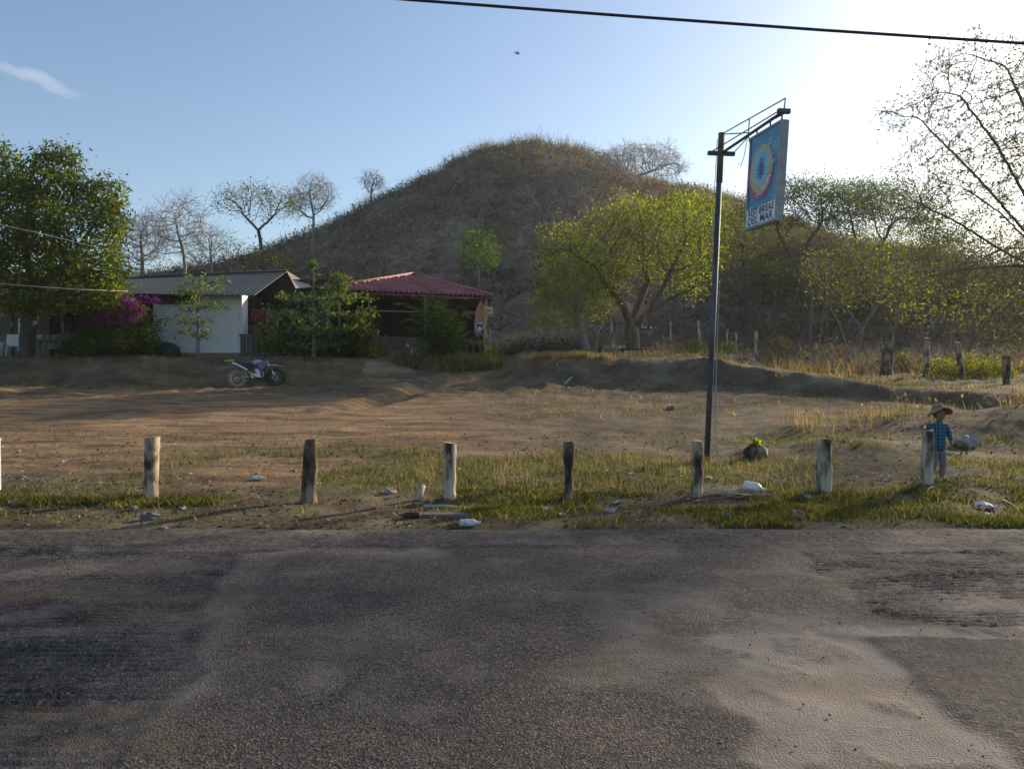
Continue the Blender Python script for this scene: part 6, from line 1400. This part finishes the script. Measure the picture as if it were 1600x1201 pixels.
# pale blue car half hidden behind the flowering bush
cp = at(170, 556, 31.2); car = empty('parked_car', (cp.x, 31.2, G(cp.x, 31.2)), 'old pale blue car half hidden behind the flowering bush', 'car', rz=math.radians(8))
cb = solid('car_blue', (.14, .20, .28), .35, bump=0); cg = solid('car_glass', (.10, .14, .18), .1, bump=0)
Lc = [(-2.0, .35), (-2.05, .75), (-1.85, .92), (-.95, .98), (1.1, 1.0), (1.95, .92), (2.05, .55), (2.0, .35)]
MB().slab([(x, -.82, z) for x, z in Lc], 1.64, Vector((0, 1, 0))).build('body', cb, car)
MB().slab([(x, -.68, z) for x, z in ((-.85, .98), (-.35, 1.40), (.85, 1.42), (1.35, 1.0))], 1.36, Vector((0, 1, 0))).build('cabin', cb, car)
for lab_, ptsw in (('window', [(-.68, 1.02), (-.30, 1.34), (.22, 1.35), (.22, 1.02)]), ('window', [(.30, 1.02), (.30, 1.35), (.80, 1.36), (1.15, 1.04)])): MB().slab([(x, -.70, z) for x, z in ptsw], .015, Vector((0, 1, 0))).build(lab_, cg, car)
MB().slab([(-.86, -.6, 1.0), (-.86, .6, 1.0), (-.40, .56, 1.37), (-.40, -.56, 1.37)], .02, Vector((-.7, 0, .7))).build('windscreen', cg, car)
for x in (-1.3, 1.3):
    for y in (-.75, .75): MB().lathe([(0, -.09), (.2, -.09), (.30, -.08), (.32, 0), (.30, .08), (.2, .09), (0, .09)], (x, y, .31), 20, Matrix.Rotation(math.pi / 2, 3, 'X')).build('wheel', m_tyre, car)
for y in (-.6, .6): MB().ball((-2.05, y, .68), (.04, .10, .08), 10, 6).build('headlight', solid('car_lamp', (.7, .7, .7), .2), car)

# ------------------------------------------------------------------ picnic table, swing, scrap pile
pt = hit(990, 560); ptv = at(986, 560, 30.5); gzp = G(ptv.x, 30.5); pic = empty('picnic_table', (ptv.x, 30.5, gzp), 'rough dark wooden table under the spreading tree', 'table')
wd_d = solid('table_wood', (.045, .035, .03)); Ztop = at(986, 545.5, 30.5).z - gzp
mb = MB(); mb.box((0, 0, Ztop), (1.15, .6, .045), Euler((0, .02, 0)), .01); mb.build('tabletop', wd_d, pic)
for x in (-.35, .45):
    MB().box((x, 0, Ztop / 2 - .03), (.10, .12, Ztop + .02)).build('leg', wd_d, pic)
for i, (px, w_, lab) in enumerate(((966, .16, 'short yellowish log seat left of the picnic table'), (1017, .18, 'short reddish brown log seat right of the picnic table'), (1004, .13, 'small pale block under the right end of the picnic table'))):
    v = at(px, 558, 30.3); o = MB().lathe([(0, .0), (w_ * .5, 0), (w_ * .52, .3 - .05 * i), (.0, .31 - .05 * i)], n=12).build('log_stool', pm('stool%d' % i, [(.3, (.20, .13, .07)), (.7, (.40, .28, .15))] if i != 1 else [(.3, (.20, .09, .06)), (.7, (.34, .17, .11))], 8, .9, .3), None); o.location = (v.x, 30.3, G(v.x, 30.3) - .02); tag(o, lab, 'stool')
v = at(948, 557, 30.2); o = MB().ball((0, 0, .14), (.16, .12, .20), 12, 8, noise=.3, seed=2).build('dark_rock', wood_dark, None); o.location = (v.x, 32, G(v.x, 32)); tag(o, 'small dark lump on the ground left of the picnic table', 'rock')
sw0 = at(1008, 494, 32.0); swr = empty('hanging_basket', (sw0.x, 32.0, sw0.z), 'dark hanging tray with ropes below the limb of the spreading tree', 'hanging tray')
hz_ = sw0.z - at(1008, 514, 32).z
for x in (-.12, .10): MB().tube([(x * .2, 0, .12), (x, 0, -hz_)], .008, 5).build('rope', solid('rope', (.6, .5, .4)), swr)
MB().lathe([(0, -.03), (.20, -.02), (.28, .03), (.26, .03), (.0, .0)], (0, 0, -hz_), 14).build('tray', wd_d, swr)
for x in (-.12, .0, .24): MB().ball((x, -.03, -hz_ + .06), .035, 8, 6).build('pale_cup', white_s, swr)
pa = at(1168, 560, 31.5); rg = random.Random(9); metalw = [pm('scrap_%d' % i, c, 6, .6, .1) for i, c in enumerate(((.50, .52, .56), (.30, .32, .36), (.62, .62, .62), (.16, .16, .18)))]
WORDS = ['lowest at the left end', 'second from the left', 'third from the left', 'lying flat near the front', 'tilted toward the hill', 'lying across two others', 'near the middle', 'steeply slanted in the middle', 'resting on the mound', 'right of the middle', 'long and thin at the back', 'short and broad in front', 'at the right end', 'lowest at the right end', 'sticking out at the far right', 'on the very top']
for i in range(16):
    t = i / 15; px = 1136 + 68 * t + rg.uniform(-3, 3); Y = 31 + rg.uniform(0, 1.2); v = at(px, 558, Y); L_ = rg.uniform(.7, 1.7); zc = .14 + .30 * math.sin(math.pi * min(1, t * 1.1)) * rg.random()
    o = MB().box((0, 0, 0), (L_, rg.choice([.06, .09, .16]), .035), bev=.006).build('scrap_board', metalw[i % 4], None); o.location = (v.x, Y, G(v.x, Y) + zc + .06); o.rotation_euler = (rg.uniform(-.2, .2), rg.uniform(.15, .6), rg.uniform(-.7, .5))
    tag(o, 'pale grey board in the scrap pile, ' + WORDS[i], 'board', 'boards in the scrap pile on the terrace')
v = at(1156, 560, 32.6); o = MB().ball((0, 0, 0), (.9, .4, .38), 16, 8, noise=.2, seed=8).build('earth_heap', bark_dark, None); o.location = (v.x, 32.8, G(v.x, 32.8) + .05); tag(o, 'dark heap of earth behind the pile of boards', 'heap')
v = at(1162, 551, 31.2); o = MB().box((0, 0, 0), (.36, .2, .22), Euler((0, .3, .2)), .02).build('clay_block', solid('clay', (.38, .12, .07)), None); o.location = (v.x, 31.2, G(v.x, 31.2) + .42); tag(o, 'reddish clay block on top of the scrap pile', 'block')

# ------------------------------------------------------------------ litter, stones and sticks on the verge
def put(name, mbs, mat, px, py, label, cat, rz=0, dz=0, group=None):
    if name in ('stone', 'boulder'): mbs.sm = [False] * len(mbs.sm)
    b = hit(px, py); o = mbs.build(name, mat, None); o.location = (b.x, b.y, b.z + dz); o.rotation_euler.z = rz; return tag(o, label, cat, group)
def bottle(px, py, L, R, mat, rz, lab, tilt=0, nm='plastic_bottle', capm=None):
    b = hit(px, py); r_ = empty(nm, (b.x, b.y, b.z + R * .85), lab, 'bottle', rot=(0, math.radians(90 + tilt), rz))
    MB().lathe([(0, -L / 2), (R * .9, -L / 2), (R, -L * .45), (R * .96, -L * .1), (R, L * .05), (R * .98, L * .2), (R * .5, L * .36), (R * .32, L * .42), (R * .32, L * .5), (0, L * .5)], n=18).build('bottle_body', mat, r_)
    MB().lathe([(0, L * .49), (R * .38, L * .49), (R * .38, L * .55), (0, L * .55)], n=12).build('cap', capm or solid('cap_white', (.6, .6, .62)), r_); return r_
clear = pm('clear_plastic', [(.3, (.42, .42, .40)), (.7, (.68, .68, .66))], 10, .25, .15, spec=.6)
milky = pm('milky_plastic', [(.3, (.58, .56, .52)), (.7, (.78, .76, .72))], 8, .4, .1)
bottle(1178, 769, .24, .068, milky, -.55, 'large white plastic jug lying on the grass left of the crooked post', tilt=8, nm='plastic_jug')
bottle(734, 822, .20, .038, clear, .05, 'clear crumpled plastic bottle lying at the road edge')
bottle(641, 809, .20, .035, solid('brown_glass', (.06, .025, .015), .15, bump=0), math.pi + .1, 'dark brown bottle with a pale label lying beside the plank', nm='glass_bottle', capm=black_s)
bottle(404, 750, .16, .03, clear, .1, 'small pale bottle in the grass left of the second post')
grey_con = pm('pale_log', [(.3, (.28, .25, .22)), (.7, (.45, .42, .38))], 10, .9, .3)
put('short_log', MB().tube([(0, 0, 0), (.05, .10, .17)], [.036, .034], 14), grey_con, 653, 783, 'short pale log propped up between two verge posts', 'log')
put('fallen_branch', MB().tube([(-.24, .02, .03), (0, 0, .035), (.26, -.03, .02)], [.028, .024, .018], 10, wob=.2, seed=2), grey_con, 695, 796, 'pale broken branch lying at the foot of the third post', 'branch')
put('old_plank', MB().box((0, 0, .02), (.55, .09, .045), Euler((.1, 0, -.02)), .006), pm('weathered_plank', [(.3, (.10, .09, .085)), (.7, (.20, .185, .175))], 8, .9, .3, stretch=(.2, 1, 1)), 700, 808, 'weathered grey plank lying beside the brown bottle', 'plank')
stone = pm('field_stone', [(.3, (.07, .07, .075)), (.7, (.15, .145, .15))], 9, .9, .4); pale_stone = pm('pale_stone', [(.3, (.24, .22, .21)), (.7, (.40, .37, .35))], 7, .9, .5)
SG = 'stones lying on the verge'
for px, py, r, mt, lab in ((233, 812, .085, stone, 'rounded dark grey stone in front of the leftmost post'), (253, 829, .05, stone, 'small dark stone at the road edge near the leftmost post'), (1243, 806, .07, stone, 'dark grey stone in the grass below the crooked post'),
        (1250, 811, .04, stone, 'little stone touching the dark grey one below the crooked post'), (207, 797, .05, stone, 'flat dark stone left of the rounded one'), (1262, 778, .045, pale_stone, 'pale flat stone left of the crooked post foot'), (610, 770, .06, pale_stone, 'pale grey stone between the second and third post'),
        (1136, 808, .05, stone, 'mossy dark stone right of the narrow post'), (1048, 640, .10, stone, 'dark lone stone at the foot of the bank left of the sign pole'), (955, 800, .045, pale_stone, 'brownish lump in the grass right of the knotted post')):
    put('stone', MB().ball((0, 0, r * .3), (r * 1.2, r, r * .7), 11, 7, noise=.45, seed=px), mt, px, py, lab, 'stone', rz=px, group=SG)
put('boulder', MB().ball((0, 0, .04), (.22, .14, .11), 12, 7, noise=.6, seed=3).ball((.12, .03, .03), (.14, .12, .09), 9, 6, noise=.6, seed=5), pale_stone, 1513, 694, 'large pale grey rock on the slope right of the child', 'boulder', rz=.3)
rag = solid('rag_white', (.62, .62, .63), .8)
def scrap(px, py, w_, h_, mat, lab, seed=0, nm='paper_scrap', cat='litter'):
    rg = random.Random(seed); N = 5; vs = [((i / (N - 1) - .5) * w_ * (1 + .3 * rg.uniform(-1, 1)), (j / (N - 1) - .5) * h_ * (1 + .3 * rg.uniform(-1, 1)), .012 + rg.random() * min(w_, h_) * .45) for j in range(N) for i in range(N)]
    m_b = MB().add(vs, [(j * N + i, j * N + i + 1, (j + 1) * N + i + 1, (j + 1) * N + i) for j in range(N - 1) for i in range(N - 1)]); return put(nm, m_b, mat, px, py, lab, cat, rz=rg.random() * 3, group='scraps of litter on the verge')
scrap(1543, 795, .26, .18, rag, 'large crumpled white plastic bag near the right frame edge', 1, 'plastic_bag')
scrap(1545, 806, .07, .05, rag, 'small white scrap just below the large plastic bag', 2)
scrap(951, 739, .09, .07, solid('can_red', (.5, .08, .07), .4), 'red and white crushed can right of the knotted post', 3, 'crushed_can')
scrap(984, 742, .08, .05, rag, 'small white scrap right of the crushed can', 4)
scrap(964, 788, .13, .07, solid('rag_lilac', (.42, .40, .48)), 'pale lilac wrapper on the bare earth right of the knotted post', 5)
scrap(853, 799, .17, .10, solid('rag_grey', (.38, .36, .36)), 'pale grey crumpled paper left of the knotted post foot', 6)
scrap(1108, 749, .10, .07, rag, 'white cup piece behind the foot of the narrow post', 7)
scrap(879, 806, .07, .06, solid('rag_tan', (.5, .42, .34)), 'tan scrap near the road below the knotted post', 8)
scrap(156, 757, .07, .07, solid('rag_cream', (.6, .55, .42)), 'cream scrap left of the leftmost post', 9)
scrap(286, 796, .16, .06, solid('rag_bone', (.52, .47, .40)), 'long bone coloured scrap right of the leftmost post', 10)
scrap(20, 788, .14, .10, solid('rag_blue', (.45, .45, .5)), 'crumpled grey wrapper near the left frame edge', 11)
scrap(100, 722, .16, .06, rag, 'pale flat scrap on the dirt far left of the first post', 12)
scrap(299, 742, .06, .05, rag, 'tiny white scrap between the first and second post', 13)
scrap(824, 702, .08, .07, solid('rag_brown', (.35, .30, .33)), 'greyish crumpled can in the yard beyond the third post', 14)
scrap(1126, 797, .05, .04, solid('rag_mint', (.45, .6, .55)), 'mint coloured scrap below the narrow split post', 15)
scrap(1338, 747, .05, .04, rag, 'tiny white scrap in the grass right of the crooked post', 16)
scrap(1488, 745, .12, .05, solid('rag_bluegrey', (.40, .44, .48)), 'flat blue-grey scrap on the slope beside the child', 17)
scrap(720, 608, .22, .10, solid('rag_grey2', (.32, .31, .31)), 'grey scraps in the gully before the pavilion', 18)
scrap(498, 757, .07, .05, solid('rag_w3', (.5, .47, .43)), 'off-white scrap just right of the second post', 19)
straw_m = solid('straw_stick', (.42, .36, .27), .8)
for pts_, r, lab in (([(1388, 782), (1403, 765)], .008, 'thin pale stick leaning below the child post'), ([(1440, 778), (1458, 762)], .007, 'forked twig below the pale peeling post'), ([(1441, 778), (1455, 788)], .007, 'short twig bent down below the pale peeling post'),
        ([(1476, 709), (1505, 716)], .013, 'pale stick on the slope behind the child knees'), ([(1293, 680), (1310, 691)], .012, 'pale stick caught behind the top of the crooked post'), ([(882, 601), (895, 590)], .035, 'white stick lying on the shaded bank'),
        ([(1568, 783), (1598, 806)], .010, 'long straw coloured stalk at the lower right edge'), ([(970, 745), (1000, 754)], .012, 'pale branch lying in the yard grass right of the crushed can'), ([(1335, 702), (1352, 688)], .014, 'dark twig sticking up behind the crooked post')):
    a = hit(*pts_[0]); b = hit(*pts_[1]); b.z += .02
    if (b - a).length > 1.2: b = a + (b - a).normalized() * 1.0
    mid_ = (a + b) / 2 + Vector((.01, .01, .015)); o = MB().tube([(0, 0, .01), mid_ - a + Vector((0, 0, .01)), b - a], [r, r * .9, r * .6], 6).build('stick', bark_dark if 'dark twig' in lab else straw_m, None); o.location = a; tag(o, lab, 'stick', 'sticks on the verge and slope')
# dry straw heap right of the narrow post
b = hit(1135, 772); rng = np.random.default_rng(6); N = 260; P0 = rng.normal(size=(N, 3)) * np.array([.20, .10, .015]) + np.array([0, 0, .03]); d = rng.normal(size=(N, 3)) * np.array([.16, .07, .025])
v, f = lines_np(P0, P0 + d, np.full(N, .003), np.full(N, .002), 3); o = npmesh('straw_heap', v, f, straw_m); o.location = b; tag(o, 'little heap of dry straw right of the narrow post', 'straw', kind='stuff')
# ------------------------------------------------------------------ thin evening haze
m, n, o = new_mat('haze_air'); pv_ = n.nodes.new('ShaderNodeVolumePrincipled'); pv_.inputs['Color'].default_value = (.80, .86, .95, 1); pv_.inputs['Density'].default_value = .0004; pv_.inputs['Anisotropy'].default_value = .35
n.links.new(pv_.outputs[0], o.inputs['Volume'])
hb_ = MB().box((0, 55, 19), (300, 180, 42)).build('haze', m, None); tag(hb_, 'thin pale haze in the air over the yard and hill', 'haze', kind='stuff')
